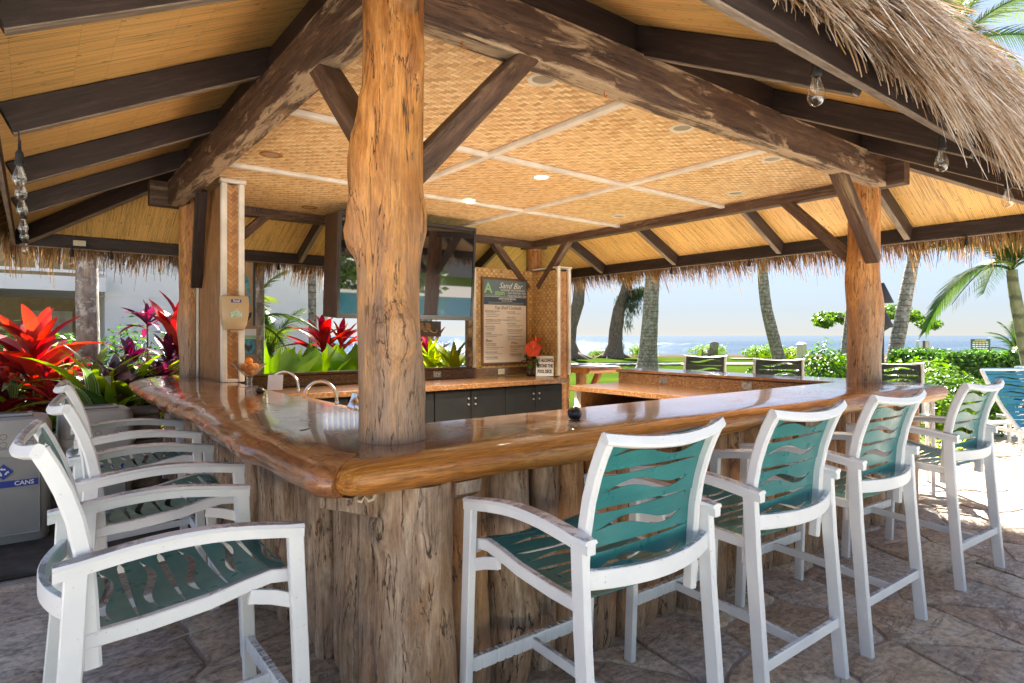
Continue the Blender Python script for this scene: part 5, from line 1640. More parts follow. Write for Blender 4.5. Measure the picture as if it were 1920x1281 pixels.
string('string of clear bulbs under the near front eave, below the grey thatch fringe', [Vector((x, YE0+.045, 2.45 - .032*i)) for i, x in enumerate((1.05, 2.27, 3.55, 4.67, 5.9))])
string('string of clear bulbs bunched along the left eave', [Vector((XE0 + .10, y, 2.34 + .02*math.sin(y*3))) for y in (4.0, 4.55, 5.1, 5.75, 6.5, 7.4)])
string('string of clear bulbs under the far eave in front of the white building', [Vector((x, YE1-.045, 2.34)) for x in (.35, .72, 1.45, 2.6, 3.75, 4.9, 6.1)])
string('string of clear bulbs under the eave towards the sea', [Vector((XE1-.04, y, 2.34)) for y in (2.0, 3.1, 4.3, 5.5, 6.7, 7.8)])
for (p, lab) in ((Vector((.42, YE1-.05, 2.53)), 'small pale junction box on the far left eave board'),):
    b = MB(); b.box((-.06, -.02, -.03), (.06, 0, .03), ch=.005)
    tag(b.build('junction_box', M_['ivory'], None, T(p)), lab, 'junction box')

# ================================================================== RECYCLING BINS AND PIER
def bin_(x, y, w, d, h, label, word):
    t = thing('recycling_bin', label, 'recycling bin', (x, y, .046), R(1), 'grey recycling bins by the planting bed')
    I = WORLD[t.name]
    b = MB(); rows = []
    def ring(sx, sy, z, r=.07):
        P = []
        for (cx_, cy_, a0) in ((sx-r, sy-r, 0), (-sx+r, sy-r, 90), (-sx+r, -sy+r, 180), (sx-r, -sy+r, 270)):
            for k in range(5):
                a = R(a0 + 22.5*k); P.append((cx_ + r*math.cos(a), cy_ + r*math.sin(a), z))
        return P
    hb = h*.70
    b.grid([ring(w*.44, d*.44, 0), ring(w*.455, d*.455, .03), ring(w*.495, d*.495, hb-.02), ring(w*.5, d*.5, hb)], closed_u=True, cap0=True, cap1=True)
    body = b.build('body', M_['bin'], t, smooth=40)
    b = MB()
    fy = -d*.474
    for (x0, x1, z0, z1) in ((-w*.36, w*.36, .06, .068), (-w*.36, -w*.35, .068, hb-.10), (w*.35, w*.36, .068, hb-.10)):
        b.box((x0, fy-.014, z0), (x1, fy+.02, z1), ch=.003)
    b.build('raised_rib', M_['bin'], body, I)
    b = MB(); b.grid([ring(w*.515, d*.515, hb+.002), ring(w*.515, d*.515, hb+.055), ring(w*.505, d*.505, hb+.06)], closed_u=True, cap0=True, cap1=True)
    b.build('rim', M_['bin'], t, smooth=40)
    b = MB(); b.grid([ring(w*.49, d*.49, hb+.062), ring(w*.485, d*.485, h-.05), ring(w*.45, d*.45, h-.01), ring(w*.40, d*.40, h)], closed_u=True, cap0=True, cap1=True)
    lid = b.build('lid', M_['bin'], t, smooth=40)
    b = MB(); b.box((-w*.30, -d*.2, h), (w*.30, d*.2, h+.022), ch=.008); b.build('lid_rim', M_['bin'], lid, I)
    b = MB(); b.box((-w*.24, -d*.13, h+.0225), (w*.24, d*.13, h+.0245)); b.build('opening', M_['rubber'], lid, I)
    for k in (-1, 0, 1):
        for q in (0, 1):
            b = MB(); cxx, czz = k*w*.26, h-.12 - q*.055
            b.tube([(cxx + .020*math.cos(a), -d*.487, czz + .020*math.sin(a)) for a in [2*math.pi*j/10 for j in range(11)]], .0022, 5)
            b.build('moulded_mark', M_['frame_brown'], lid, I)
    b = MB(); b.box((-w*.34, -d*.489, hb-.21), (w*.34, -d*.485, hb-.165)); lb = b.build('label', M_['blue_ink'], body, I @ T(0, -.006, 0))
    lettering(word, .042, M_['white'], lb, I @ T(w*.30, -d*.489-.0075, hb-.1875) @ FACE_S, align='RIGHT', extrude=.0004, bold=.001)
    b = MB(); b.poly([(x_, -d*.4885, hb-.10 + z_) for x_, z_ in ((0, -.055), (.055, 0), (0, .055), (-.055, 0))]); e = b.build('emblem', M_['blue_ink'], body, I @ T(0, -.006, 0))
    for k in range(3):
        a = R(90 + 120*k); c, s_ = math.cos(a), math.sin(a)
        b = MB(); b.poly([(c*r_ - s_*q_, 0, s_*r_ + c*q_) for r_, q_ in ((.013, -.015), (.024, -.010), (.024, .006), (.033, .006), (.020, .02), (.013, .008))])
        b.build('arrow', M_['white'], e, I @ T(0, -d*.4885-.0075, hb-.10))
bin_(-.16, 5.74, .56, .46, .87, 'grey plastic recycling bin with a blue CANS label, at the left edge', 'CANS')
bin_(.40, 5.95, .50, .46, .87, 'grey plastic recycling bin half hidden behind the left bar stools', 'CANS')
pi_ = thing('block_pier', 'low brown split-block pier beside the grey bins', 'pier', (.72, 6.0, .04))
for k in range(4):
    b = MB(); b.box((-.125, -.13, .2*k+.004), (.125, .13, .2*k+.196), ch=.012); b.build('block', M_['pier'], pi_, smooth=30)
b = MB(); b.box((-.135, -.14, .80), (.135, .14, .855), ch=.02); b.build('cap', M_['pier'], pi_, smooth=30)
b = MB(); b.box((-.16, -.10, .0), (-.138, -.07, .84), ch=.003); b.build('trim', M_['trim'], pi_)

# ================================================================== PLANTS
def leaf_mesh(name, m, kind, seed=0, v=1):
    """leaf along +Y, length 1, blade facing +Z, bent downwards"""
    b = MB(); rows = []; uvs = []
    n = 9
    for j in range(n+1):
        t = j/n
        if kind == 'ti': w = .12*math.sin(math.pi*min(1, .03+t**1.15*.95))**.75; bend = (.10, .30, .62)[v]*t*t; fold = .40
        elif kind == 'blade': w = .075*(1-t**2.2)*(.55+.9*t if t < .4 else .91); bend = .34*t**2.4; fold = .45
        elif kind == 'arch': w = .07*(1-t**2.5)*(.5+.8*min(t, .5)*1.2); bend = (.5, .75, 1.0)[v]*t**2.1; fold = .35
        elif kind == 'taro': w = .44*math.sin(math.pi*(.20 + .775*t**.9))**.8; bend = .10*t*t; fold = .10
        else: w = .10*math.sin(math.pi*min(1, t*.95+.03)); bend = .2*t*t; fold = .3
        row = []; uv = []
        for s in (-1, -.5, 0, .5, 1):
            wav = .012*mnoise.noise(Vector((t*5, s*2, seed))) if kind != 'taro' else .03*mnoise.noise(Vector((t*3.5, s*2, seed)))
            y = t
            if kind == 'taro': y = t - .30*abs(s)**1.3*(1-t)**3
            row.append((s*w, y - .25*bend*t, -bend + fold*abs(s)*w + wav)); uv.append((.5+s/2, t))
        rows.append(row); uvs.append(uv)
    o = len(b.v)
    for r in rows: b.v += r
    for j in range(n):
        for i in range(4):
            q = (j*5+i, j*5+i+1, (j+1)*5+i+1, (j+1)*5+i)
            b.face(q, [uvs[a//5][a % 5] for a in q])
    me = bpy.data.meshes.new(name); me.from_pydata(b.v, [], b.f)
    ul = me.uv_layers.new(name="UVMap")
    for p in me.polygons:
        u = b.uv[p.index]
        for k, li in enumerate(p.loop_indices): ul.data[li].uv = u[k]
    me.materials.append(m); me.polygons.foreach_set("use_smooth", [True]*len(me.polygons))
    return me
LM = {}
def leaf_of(kind, mat_, v):
    k = (kind, mat_, v)
    if k not in LM: LM[k] = leaf_mesh('leaf', M_[mat_], kind, v*3.1, v)
    return LM[k]
def rosette(name, label, cat, base, kind, mats, n, L, el0, el1, group=None, stem=0.0, rnd=None, turns=None, wid=1.0, heads=((0, 0, 0, 1.0),)):
    rnd = rnd or random.Random(hash(label) % 1000 if False else sum(map(ord, label)))
    t = thing(name, label, cat, base, 0, group)
    Bm = WORLD[t.name]
    for (hx, hy, hz, hs) in heads:
        top = Vector((hx, hy, stem*hs + hz))
        if stem*hs + hz > .02:
            b = MB(); b.tube([(0, 0, 0), (hx*.4 + .01, hy*.4, top.z*.5), (hx, hy, top.z)], [.016, .013, .011], 7)
            b.build('stem', M_['stem'], t, Bm, smooth=60)
        nn = max(3, int(n*hs))
        for k in range(nn):
            q = k/max(1, nn-1)
            az = k*2.39996 + rnd.uniform(-.6, .6)
            el = R(el0 + (el1-el0)*q + rnd.uniform(-16, 12))
            l = L*hs*rnd.uniform(.75, 1.12)*(.72+.28*math.sin(math.pi*min(1, .25+q*.9)))
            mt_ = mats[rnd.randrange(len(mats))]
            me = leaf_of(kind, mt_, rnd.randrange(3))
            o = bpy.data.objects.new('leaf', me)
            w = l*wid*rnd.uniform(.85, 1.15)
            place(o, t, Bm @ T(top.x, top.y, top.z - .42*L*(1-q)*hs*(1 if stem else 0)) @ RZ(az) @ RX(el) @ RY(rnd.uniform(-.35, .35)) @ SC(w, l, l))
    return t
TI = 'red and purple ti plants in the garden bed'
def gp(u, dep, z=.14): return at(u, dep, z=z)
rosette('ti_plant', 'big scarlet ti plant with broad leaves at the left edge, behind the bins', 'ti plant', gp(62, 7.4), 'ti', ['ti_red'], 24, .84, 38, 90, TI, stem=1.12, wid=1.2, heads=((0, 0, 0, 1.0), (.25, .15, -.40, .85), (-.3, .1, -.35, .85)))
rosette('ti_plant', 'scarlet ti plant low in front of the pale tree trunk', 'ti plant', gp(95, 7.2), 'ti', ['ti_red'], 18, .52, 30, 86, TI, stem=.75, wid=1.2, heads=((0, 0, 0, 1), (.35, .1, -.1, .9)))
rosette('ti_plant', 'tall scarlet ti leaves rising behind the left bar post', 'ti plant', gp(338, 8.4), 'ti', ['ti_red'], 12, .85, 45, 88, TI, stem=1.35, wid=1.2)
rosette('ti_plant', 'magenta ti plant with a high tuft against the white wall', 'ti plant', gp(276, 9.2), 'ti', ['ti_purple'], 20, .40, 25, 88, TI, stem=1.62, wid=1.15, heads=((0, 0, 0, 1.0), (.30, .1, -.55, 1.0), (.05, .05, -.75, .95), (-.25, 0, -.9, .8), (.5, .2, -.2, .8)))
rosette('ti_plant', 'magenta ti plant beside the left bar post', 'ti plant', gp(318, 8.3), 'ti', ['ti_purple'], 20, .42, 20, 86, TI, stem=1.15, wid=1.15, heads=((0, 0, 0, 1.0), (-.2, .1, -.4, .9), (.2, 0, -.25, .9)))
rosette('bromeliad', 'dusky blue-purple bromeliad between the pale trunk and the magenta ti plants', 'bromeliad', gp(216, 7.4), 'ti', ['brom'], 30, .74, 35, 88, None, stem=.62, wid=1.2)
LILY = 'striped strap-leaved lilies along the front of the bed'
for u, d, n, L, lab in ((175, 6.3, 16, .80, 'striped lily with long arching leaves behind the second bin'), (245, 6.6, 15, .70, 'striped lily with upright leaves in front of the bromeliad'), (20, 6.5, 13, .66, 'striped lily behind the CANS bin'),
                        (300, 7.0, 12, .60, 'striped lily at the end of the bar'), (120, 6.9, 13, .62, 'striped lily below the scarlet ti plant')):
    rosette('striped_lily', lab, 'lily', gp(u, d*1.13), 'arch', ['lily', 'yellow_leaf', 'strap_leaf', 'yellow_leaf'], int(n*1.6), L*1.4, 34, 88, LILY, stem=.66, wid=1.25)
for u, d, L, lab in ((150, 6.5, .70, 'yellow-green spear-leaved plant in front of the pale trunk'), (268, 6.9, .85, 'tall spear-leaved plant between the bromeliad and the bar'), (208, 6.25, .6, 'dark spear-leaved plant above the second bin')):
    rosette('spear_leaf_plant', lab, 'foliage plant', gp(u, d*1.13), 'blade', ['yellow_leaf', 'lily', 'deep_green'], 15, L*1.15, 35, 88, 'spear-leaved plants in the left bed', stem=.5, wid=1.9)
rosette('orange_croton', 'small orange-red plant at the foot of the lilies', 'croton', gp(190, 6.9), 'ti', ['ti_red', 'yellow_leaf'], 14, .30, 5, 80, None, stem=.35, wid=.95)
rosette('orange_croton', 'orange-red plant by the end of the bar', 'croton', gp(300, 7.3), 'ti', ['ti_red', 'yellow_leaf'], 12, .26, 5, 80, None, stem=.3, wid=.95)
for u, d, n, L, st, m, lab in ((20, 8.2, 18, .55, .95, 'ti_red', 'scarlet ti plant cut by the left picture edge, behind the biggest one'), (128, 8.0, 16, .45, .95, 'ti_red', 'scarlet ti plant half behind the pale palm trunk'),
        (245, 8.6, 18, .42, 1.05, 'ti_purple', 'burgundy ti plant just above the bromeliad'), (300, 7.7, 18, .42, .80, 'ti_purple', 'burgundy ti plant low beside the left bar post'), (345, 9.2, 16, .5, 1.35, 'ti_purple', 'burgundy ti plant peeping out behind the left bar post'),
        (255, 8.0, 14, .40, .55, 'ti_purple', 'small burgundy ti plant in front of the magenta ones')):
    rosette('ti_plant', lab, 'ti plant', gp(u, d), 'ti', [m, m, 'ti_purple' if m == 'ti_red' and u > 100 else m], n, L, 25, 88, TI, stem=st, wid=1.2, heads=((0, 0, 0, 1), (.22, .1, -.3, .9), (-.22, .05, -.38, .85)))
for u, d, n, L, lab in ((75, 7.4, 14, .9, 'striped lily with long arching leaves under the biggest scarlet ti plant'), (210, 7.2, 14, .85, 'striped lily half covering the bromeliad'), (330, 7.9, 14, .75, 'yellowish lily at the foot of the left bar post'), (-30, 7.0, 14, .9, 'striped lily cut by the left picture edge')):
    rosette('striped_lily', lab, 'lily', gp(u, d*1.1), 'arch', ['yellow_leaf', 'strap_leaf', 'lily'], int(n*1.5), L*1.25, 34, 88, LILY, stem=.62, wid=1.25)
# beyond the planting window
for u, d, L, lab, hd in ((605, 10.2, .62, 'pink-red ti plant seen through the planting window left of the big post', ((0, 0, 0, 1.0), (.3, .2, -.25, .7))), (640, 10.6, .5, 'orange-red ti plant touching the left edge of the big post', ((0, 0, 0, 1), (.2, 0, -.2, .8)))):
    rosette('ti_plant', lab, 'ti plant', gp(u, d), 'ti', ['ti_red'], 24, L*1.1, 30, 88, TI, stem=1.28, wid=.95, heads=hd)
rosette('ti_plant', 'narrow deep red ti plant under the BAR sign', 'ti plant', gp(803, 11.5), 'ti', ['ti_red', 'ti_purple'], 12, .8, 55, 88, TI, stem=1.0, wid=.9)
rt = random.Random(8)
EAR = 'bright elephant ear plants outside the planting window'
for u, d, lab in ((480, 8.9, 'bright green elephant ear plant by the glass of oranges'), (545, 8.9, 'bright green elephant ear plant in the middle of the planting window'), (630, 9.2, 'bright green elephant ear plant beside the big post'), (452, 9.3, 'bright green elephant ear plant behind the partition'), (590, 9.7, 'small bright elephant ear plant behind the taps')):
    t = thing('elephant_ear', lab, 'elephant ear', gp(u, d, .1), 0, EAR); Bm = WORLD[t.name]
    for k in range(4):
        az = rt.uniform(0, 6.28); h = rt.uniform(.88, 1.16); rr = rt.uniform(.08, .3)
        tip = Vector((rr*math.cos(az), rr*math.sin(az), h))
        b = MB(); b.tube([(0, 0, 0), (tip.x*.3, tip.y*.3, h*.6), tuple(tip)], [.014, .011, .007], 7); b.build('stalk', M_['taro'], t, Bm, smooth=60)
        o = bpy.data.objects.new('leaf', leaf_of('taro', 'taro', k % 3)); l = rt.uniform(.55, .85)
        # leaves hang facing the light, tips down
        face = math.atan2(-VX, VY) + rt.uniform(-.9, .9) + math.pi
        place(o, t, Bm @ T(tip) @ RZ(face) @ RX(R(rt.uniform(-75, -30))) @ SC(l*.95, l, l))
for u, d, L, lab in ((810, 9.4, .72, 'yellow-green spear plant in the window below the BAR sign'), (850, 9.2, .80, 'yellow-green spear plant at the right end of the planting window'), (775, 9.8, .6, 'yellow-green spear plant half behind the big post')):
    rosette('spear_leaf_plant', lab, 'foliage plant', gp(u, d), 'blade', ['yellow_leaf', 'lily'], 22, L*1.1, 35, 88, 'spear-leaved plants outside the planting window', stem=.85, wid=1.9)
def leaf_cloud(b, rnd, n, fn, size, up=.4, tri=False):
    """n folded leaf faces; fn() gives a position and an outward direction"""
    for _ in range(n):
        p, outd = fn()
        nrm = (outd + Vector((rnd.gauss(0, .55), rnd.gauss(0, .55), rnd.gauss(0, .4) + up))).normalized()
        tg = nrm.cross(Vector((rnd.gauss(0, 1), rnd.gauss(0, 1), rnd.gauss(0, 1)))).normalized()
        bt = nrm.cross(tg); s = size*rnd.uniform(.6, 1.25)
        a = p - tg*s; c = p + tg*s; l = p - bt*s*.48 + nrm*s*.14; r = p + bt*s*.48 + nrm*s*.14
        i = len(b.v); b.v += [tuple(a), tuple(l), tuple(c), tuple(r)]
        b.face((i, i+1, i+2)); b.face((i, i+2, i+3))
def ell(rnd, c, rx, ry, rz_, pw=.45, seed=0, floor=None):
    def f():
        while True:
            d = Vector((rnd.gauss(0, 1), rnd.gauss(0, 1), rnd.gauss(0, 1))).normalized()
            k = (rnd.random()**pw)*(1 + .28*mnoise.noise(d*1.8 + Vector((seed, 0, 0))))
            p = Vector((c[0] + d.x*rx*k, c[1] + d.y*ry*k, c[2] + d.z*rz_*k))
            if floor is None or p.z > floor: return p, d
    return f
def bush(name, label, cat, c, rx, ry, rz_, n, size, m, group=None, seed=1):
    rnd = random.Random(seed*13+5)
    t = thing(name, label, cat, (c[0], c[1], 0), 0, group)
    b = MB(); leaf_cloud(b, rnd, n, ell(rnd, c, rx, ry, rz_, .4, seed, .02), size)
    b.build('foliage', M_[m], t, local=False)
    b = MB()
    for k in range(6):
        a = rnd.uniform(0, 6.28); b.tube([(c[0], c[1], 0), (c[0] + rx*.4*math.cos(a), c[1] + ry*.4*math.sin(a), c[2]*.7), (c[0] + rx*.75*math.cos(a), c[1] + ry*.75*math.sin(a), c[2]+rz_*.5)], [.018, .012, .006], 5)
    st = b.build('stem', M_['stem'], t, local=False)
    return t
# green filling of the left bed
for k, (u, d, rx, rz_, n, s, m, lab) in enumerate(((20, 9.6, .55, .8, 900, .055, 'deep_green', 'dark green shrub behind the big scarlet ti plant'), (110, 9.4, .5, .75, 900, .05, 'hedge', 'green shrub left of the pale trunk'),
        (235, 10.4, .55, .85, 800, .05, 'hedge', 'loose light green shrub against the white wall'), (330, 9.9, .5, .7, 700, .05, 'hedge', 'light green shrub behind the magenta ti plants'),
        (60, 8.0, .5, .30, 500, .05, 'deep_green', 'low dark ground shrub under the scarlet ti plant'), (210, 7.9, .7, .28, 600, .05, 'deep_green', 'low dark ground shrub under the bromeliad'),
        (500, 10.6, .9, .55, 1100, .07, 'deep_green', 'dark glossy shrub behind the elephant ears'), (600, 11.6, 1.0, .5, 1100, .06, 'hedge', 'green shrub behind the pink ti plant'), (700, 11.0, .9, .45, 700, .06, 'deep_green', 'dark shrub hidden by the big post'), (820, 13.2, 1.0, .45, 700, .06, 'deep_green', 'dark shrub behind the yellow spear plants'))):
    c = gp(u, d); c.z = .1 + rz_
    bush('shrub', lab, 'shrub', c, rx, rx, rz_, n, s, m, 'green shrubs in the garden bed', k+1)
# palms
def frond_mesh(name, m, L, nl, leaf_l, arch, droop, seed):
    rnd = random.Random(seed); b = MB()
    def rach(t): return Vector((0, L*t*(1-.18*arch*t*t), L*(.32*t - arch*t*t)))
    b.tube([rach(k/12) for k in range(13)], [.022*(1-.85*k/12)+.003 for k in range(13)], 6)
    for k in range(nl):
        t = .12 + .88*k/(nl-1)
        p = rach(t); tan = (rach(min(1, t+.02)) - rach(max(0, t-.02))).normalized()
        l = leaf_l*(.55 + .9*t if t < .4 else 1.05*(1-(t-.4)**2*1.6))*rnd.uniform(.85, 1.1)
        for s in (-1, 1):
            d = (Vector((s, 0, 0))*.85 + tan*(.45+.5*t) + Vector((0, 0, .18+rnd.uniform(-.15, .15)))).normalized()
            w = .014 + .006*rnd.random()
            sidev = d.cross(Vector((0, 0, 1))).normalized()*w + Vector((0, 0, w*.4))
            pts = []
            for j in range(4):
                q = j/3
                c = p + d*l*q + Vector((0, 0, -droop*l*q*q))
                ww = (1-.9*q)
                pts.append((c - sidev*ww, c + sidev*ww))
            i = len(b.v)
            for a, c in pts: b.v += [tuple(a), tuple(c)]
            for j in range(3): b.face((i+2*j, i+2*j+1, i+2*j+3, i+2*j+2))
    me = bpy.data.meshes.new(name); me.from_pydata(b.v, [], b.f); me.materials.append(m)
    return me
def palm(label, path, r0, r1, nf, L, group, bark_='palm_bark', flare=1.5, nl=46, leaf_l=.55, arch=.75, droop=.5, seed=1, els=(75, -25), skip=None, fm='frond'):
    rnd = random.Random(seed)
    P = [Vector(p) for p in path]
    # smooth the trunk line
    Q = []
    for k in range(len(P)-1):
        p0, p1, p2, p3 = P[max(k-1, 0)], P[k], P[k+1], P[min(k+2, len(P)-1)]
        for j in range(8):
            t = j/8
            Q.append(.5*((2*p1) + (p2-p0)*t + (2*p0-5*p1+4*p2-p3)*t*t + (3*p1-p0-3*p2+p3)*t*t*t))
    Q.append(P[-1])
    t = thing('palm_tree', label, 'palm tree', Q[0], 0, group)
    n = len(Q)
    rad = [(r0 + (r1-r0)*min(1, k/(n-1)*1.3) + r0*(flare-1)*math.exp(-k/(n*.06)))*(1 + .05*mnoise.noise(Vector((k*.9, seed, 0)))) for k in range(n)]
    b = MB(); b.tube(Q, rad, 16, fn=lambda a, k: 1 + .06*mnoise.noise(Vector((math.cos(a)*2, math.sin(a)*2, k*.6+seed))))
    b.build('trunk', M_[bark_], t, local=False, smooth=70)
    if nf:
        meshes = [frond_mesh('frond', M_[fm], L, nl, leaf_l, arch*f, droop, seed*7+i) for i, f in enumerate((.7, 1.0, 1.35))]
        for k in range(nf):
            q = k/(nf-1)
            az = k*2.39996 + rnd.uniform(-.2, .2)
            el = els[0] + (els[1]-els[0])*q + rnd.uniform(-8, 8)
            o = bpy.data.objects.new('frond', meshes[0 if q < .33 else (1 if q < .7 else 2)])
            s = rnd.uniform(.85, 1.1)
            place(o, t, T(Q[-1]) @ RZ(az) @ RX(R(el)) @ RY(rnd.uniform(-.3, .3)) @ SC(s, s, s))
    return t
PG = 'coconut palms on the shore side'
palm('thick pale palm trunk with a lichen-covered swollen base standing on the lawn behind the ledge', [at(1213, 26, z=-.1), at(1216, 26, z=1.2), at(1221, 26, z=3.0), at(1226, 26, z=5.5), at(1225, 26, z=9.5)], .40, .27, 16, 3.4, PG, 'palm_bark', flare=1.75, seed=3)
palm('dark palm trunk leaning left behind the raised ledge stools', [at(1470, 24, z=-.1), at(1453, 24, z=1.2), at(1434, 24, z=3.0), at(1428, 24, z=5.5), at(1436, 24, z=9)], .25, .18, 14, 3.2, PG, seed=5, flare=1.4)
palm('slim palm trunk just left of the right-hand post', [at(1580, 22, z=-.1), at(1592, 22, z=1.8), at(1606, 22, z=4.5), at(1616, 22, z=8)], .19, .15, 13, 3.0, PG, seed=6, flare=1.4)
palm('slanting palm right of the right-hand post, its crown showing above the thatch', [at(1662, 17, z=-.1), at(1686, 17, z=1.6), at(1708, 17, z=3.3), at(1752, 17, z=6.4), at(1793, 17, z=9.5)], .20, .135, 20, 3.3, PG, seed=7, flare=1.4, els=(80, -35), leaf_l=.75, nl=60)
palm('young palm with a green trunk arching in at the right edge', [at(1960, 10.5, z=-.1), at(1925, 10.5, z=1.2), at(1903, 10.5, z=2.2), at(1897, 10.5, z=2.62)], .13, .08, 14, 1.35, PG, 'green_trunk', seed=15, flare=1.2, els=(85, 22), leaf_l=.36, arch=.95, nl=64)
palm('pale blotchy palm trunk in the left bed in front of the white building', [at(168, 8.6, z=0), at(166, 8.6, z=1.2), at(163, 8.6, z=2.4), at(164, 8.6, z=5), at(160, 8.6, z=8.5)], .145, .13, 8, 2.4, 'palms in the garden bed', 'lichen_bark', flare=1.25, seed=17)
palm('thin ringed palm trunk seen through the planting window', [at(588, 13, z=0), at(587, 13, z=1.4), at(585, 13, z=3), at(584, 13, z=7)], .09, .085, 11, 2.4, 'palms in the garden bed', flare=1.2, seed=18)
palm('grey trunk seen through the window below the BAR sign', [at(795, 16, z=0), at(792, 16, z=1.2), at(787, 16, z=3), at(780, 16, z=7)], .42, .22, 12, 2.8, 'palms in the garden bed', flare=1.5, seed=19)
for u, d, h, lab, s in ((462, 10.0, 1.5, 'small feathery palm left in the planting window', 31), (505, 11.2, .9, 'small feathery palm behind the elephant ears', 32)):
    p = gp(u, d); palm(lab, [p, p + Vector((0, 0, h*.5)), p + Vector((.02, 0, h))], .04, .03, 11, 1.15, 'feathery garden palms', 'green_trunk', seed=s, els=(80, 5), leaf_l=.28, nl=30, arch=.7)
p = gp(1905, 17.5, -.03); palm('young palm frond cluster above the hedge at the right edge', [p, p + Vector((0, 0, .5)), p + Vector((0, 0, .95))], .07, .05, 9, 1.2, None, 'green_trunk', seed=41, els=(80, 25), leaf_l=.3, nl=30, arch=.6)

# shore trees
def tree(label, trunk, rads, limbs, crown, leaf, n, m, cat='tree', name='shore_tree', roots=0, bark_='bark', needle=False, seed=1):
    rnd = random.Random(seed)
    t = thing(name, label, cat, trunk[0])
    b = MB(); b.tube(trunk, rads, 14, fn=lambda a, k: 1 + .14*mnoise.noise(Vector((math.cos(a)*1.6, math.sin(a)*1.6, k*.5+seed))))
    for (path, rr) in limbs: b.tube(path, rr, 8)
    for k in range(roots):
        a = 2*math.pi*k/roots + .3; p0 = Vector(trunk[0]); l = rnd.uniform(.9, 1.7)
        b.tube([p0 + Vector((0, 0, .5)), p0 + Vector((math.cos(a)*l*.4, math.sin(a)*l*.4, .18)), p0 + Vector((math.cos(a)*l, math.sin(a)*l, -.02))], [rads[0]*.5, rads[0]*.3, .05], 8)
    b.build('trunk', M_[bark_], t, local=False, smooth=60)
    b = MB()
    for ci, (c, rx, ry, rz_) in enumerate(crown):
        k = int(n*(rx*ry)/sum(q[1]*q[2] for q in crown))
        if needle:
            for _ in range(k):
                p, d = ell(rnd, c, rx, ry, rz_, .5, seed+ci)()
                l = leaf*rnd.uniform(.6, 1.4); w = leaf*.05
                dv = Vector((rnd.gauss(0, .35), rnd.gauss(0, .35), -1)).normalized(); sv = Vector((rnd.gauss(0, 1), rnd.gauss(0, 1), 0)).normalized()*w
                i = len(b.v); b.v += [tuple(p-sv), tuple(p+sv), tuple(p+dv*l+sv*.2), tuple(p+dv*l-sv*.2)]; b.face((i, i+1, i+2, i+3))
        else:
            leaf_cloud(b, rnd, k, ell(rnd, c, rx, ry, rz_, .45, seed+ci), leaf)
    b.build('crown', M_[m], t, local=False)
    return t
d = 40
tree('grey curved trunk with spreading roots beside the woven partition', [at(1072, d, z=-.05), at(1066, d, z=1.0), at(1070, d, z=2.1), at(1084, d, z=3.6), at(1090, d, z=6), at(1085, d, z=9)], [.75, .42, .40, .38, .33, .2],
     [([at(1090, d, z=6), at(1120, d+2, z=8), at(1150, d+3, z=9.5)], [.2, .14, .08]), ([at(1088, d, z=7), at(1050, d, z=9), at(1020, d, z=10)], [.2, .13, .08])],
     [(at(1085, d, z=10), 4, 4, 1.8), (at(1160, d+2, z=10.2), 2.5, 2.5, 1.4), (at(1015, d, z=10.5), 2.5, 2.5, 1.4)], .22, 2600, 'tree_leaf', roots=7, seed=2, name='shore_tree')
d = 42
tree('drooping needle-leaved tree with a flared trunk against the surf', [at(1150, d, z=-.05), at(1154, d, z=.8), at(1155, d, z=1.9), at(1160, d, z=3.2), at(1172, d, z=4.4), at(1186, d, z=6.5), at(1192, d, z=9)], [.85, .52, .46, .42, .36, .28, .15],
     [([at(1170, d, z=4.2), at(1190, d, z=4.6), at(1215, d, z=4.6)], [.12, .07, .03]), ([at(1162, d, z=3.4), at(1180, d, z=3.5), at(1192, d, z=3.1)], [.1, .06, .03])],
     [(at(1184, d, z=3.6), .75, .75, .8), (at(1190, d, z=4.35), 1.1, .9, .45), (at(1165, d, z=3.9), .5, .5, .6), (at(1176, d, z=2.4), .4, .4, .7), (at(1205, d, z=4.6), .8, .6, .3), (at(1160, d, z=.9), .4, .4, .8), (at(1195, d, z=9), 2.2, 2.2, 2.0), (at(1178, d, z=5.6), 1.0, .9, .6)],
     .38, 7500, 'needle', roots=6, needle=True, seed=4, name='ironwood_tree')
d = 25
rb = random.Random(4); BT = []
for k in range(26):
    a = rb.uniform(0, 6.28); r_ = 2.15*math.sqrt(rb.random()); c = at(1636, d, z=2.62 - .13*r_*r_ + rb.uniform(-.12, .14))
    BT.append((c + Vector((r_*math.cos(a), r_*math.sin(a), 0)), rb.uniform(.26, .5), rb.uniform(.26, .5), rb.uniform(.12, .24)))
tree('low umbrella-shaped beach tree showing on both sides of the right-hand post', [at(1628, d, z=-.05), at(1630, d, z=.8), at(1632, d, z=1.5)], [.16, .13, .11],
     [([at(1632, d, z=1.4), at(1600, d, z=2.0), at(1570, d, z=2.3)], [.08, .06, .03]), ([at(1632, d, z=1.4), at(1670, d, z=1.9), at(1710, d, z=2.1)], [.08, .06, .03])],
     BT, .105, 5200, 'tree_leaf', seed=6, name='beach_tree')
# bushes along the shore
for k, (u, dd, rx, rz_, n, s, lab) in enumerate(((1128, 43, .8, .35, 500, .10, 'low bright bush at the foot of the needle-leaved tree'), (1204, 44, 1.0, .6, 600, .10, 'bright bush half behind the thick palm base'), (1328, 44, 1.5, .55, 700, .10, 'bright bush behind the wooden beach chair'),
        (1440, 40, 1.7, .55, 1300, .11, 'round green bush left of the leaning dark palm'), (1490, 37, 1.1, .5, 700, .10, 'green bush right of the leaning dark palm'))):
    c = at(u, dd, z=rz_*.6); bush('shore_bush', lab, 'bush', c, rx, rx, rz_, n, s, 'naupaka', 'bright bushes along the shore', 20+k)
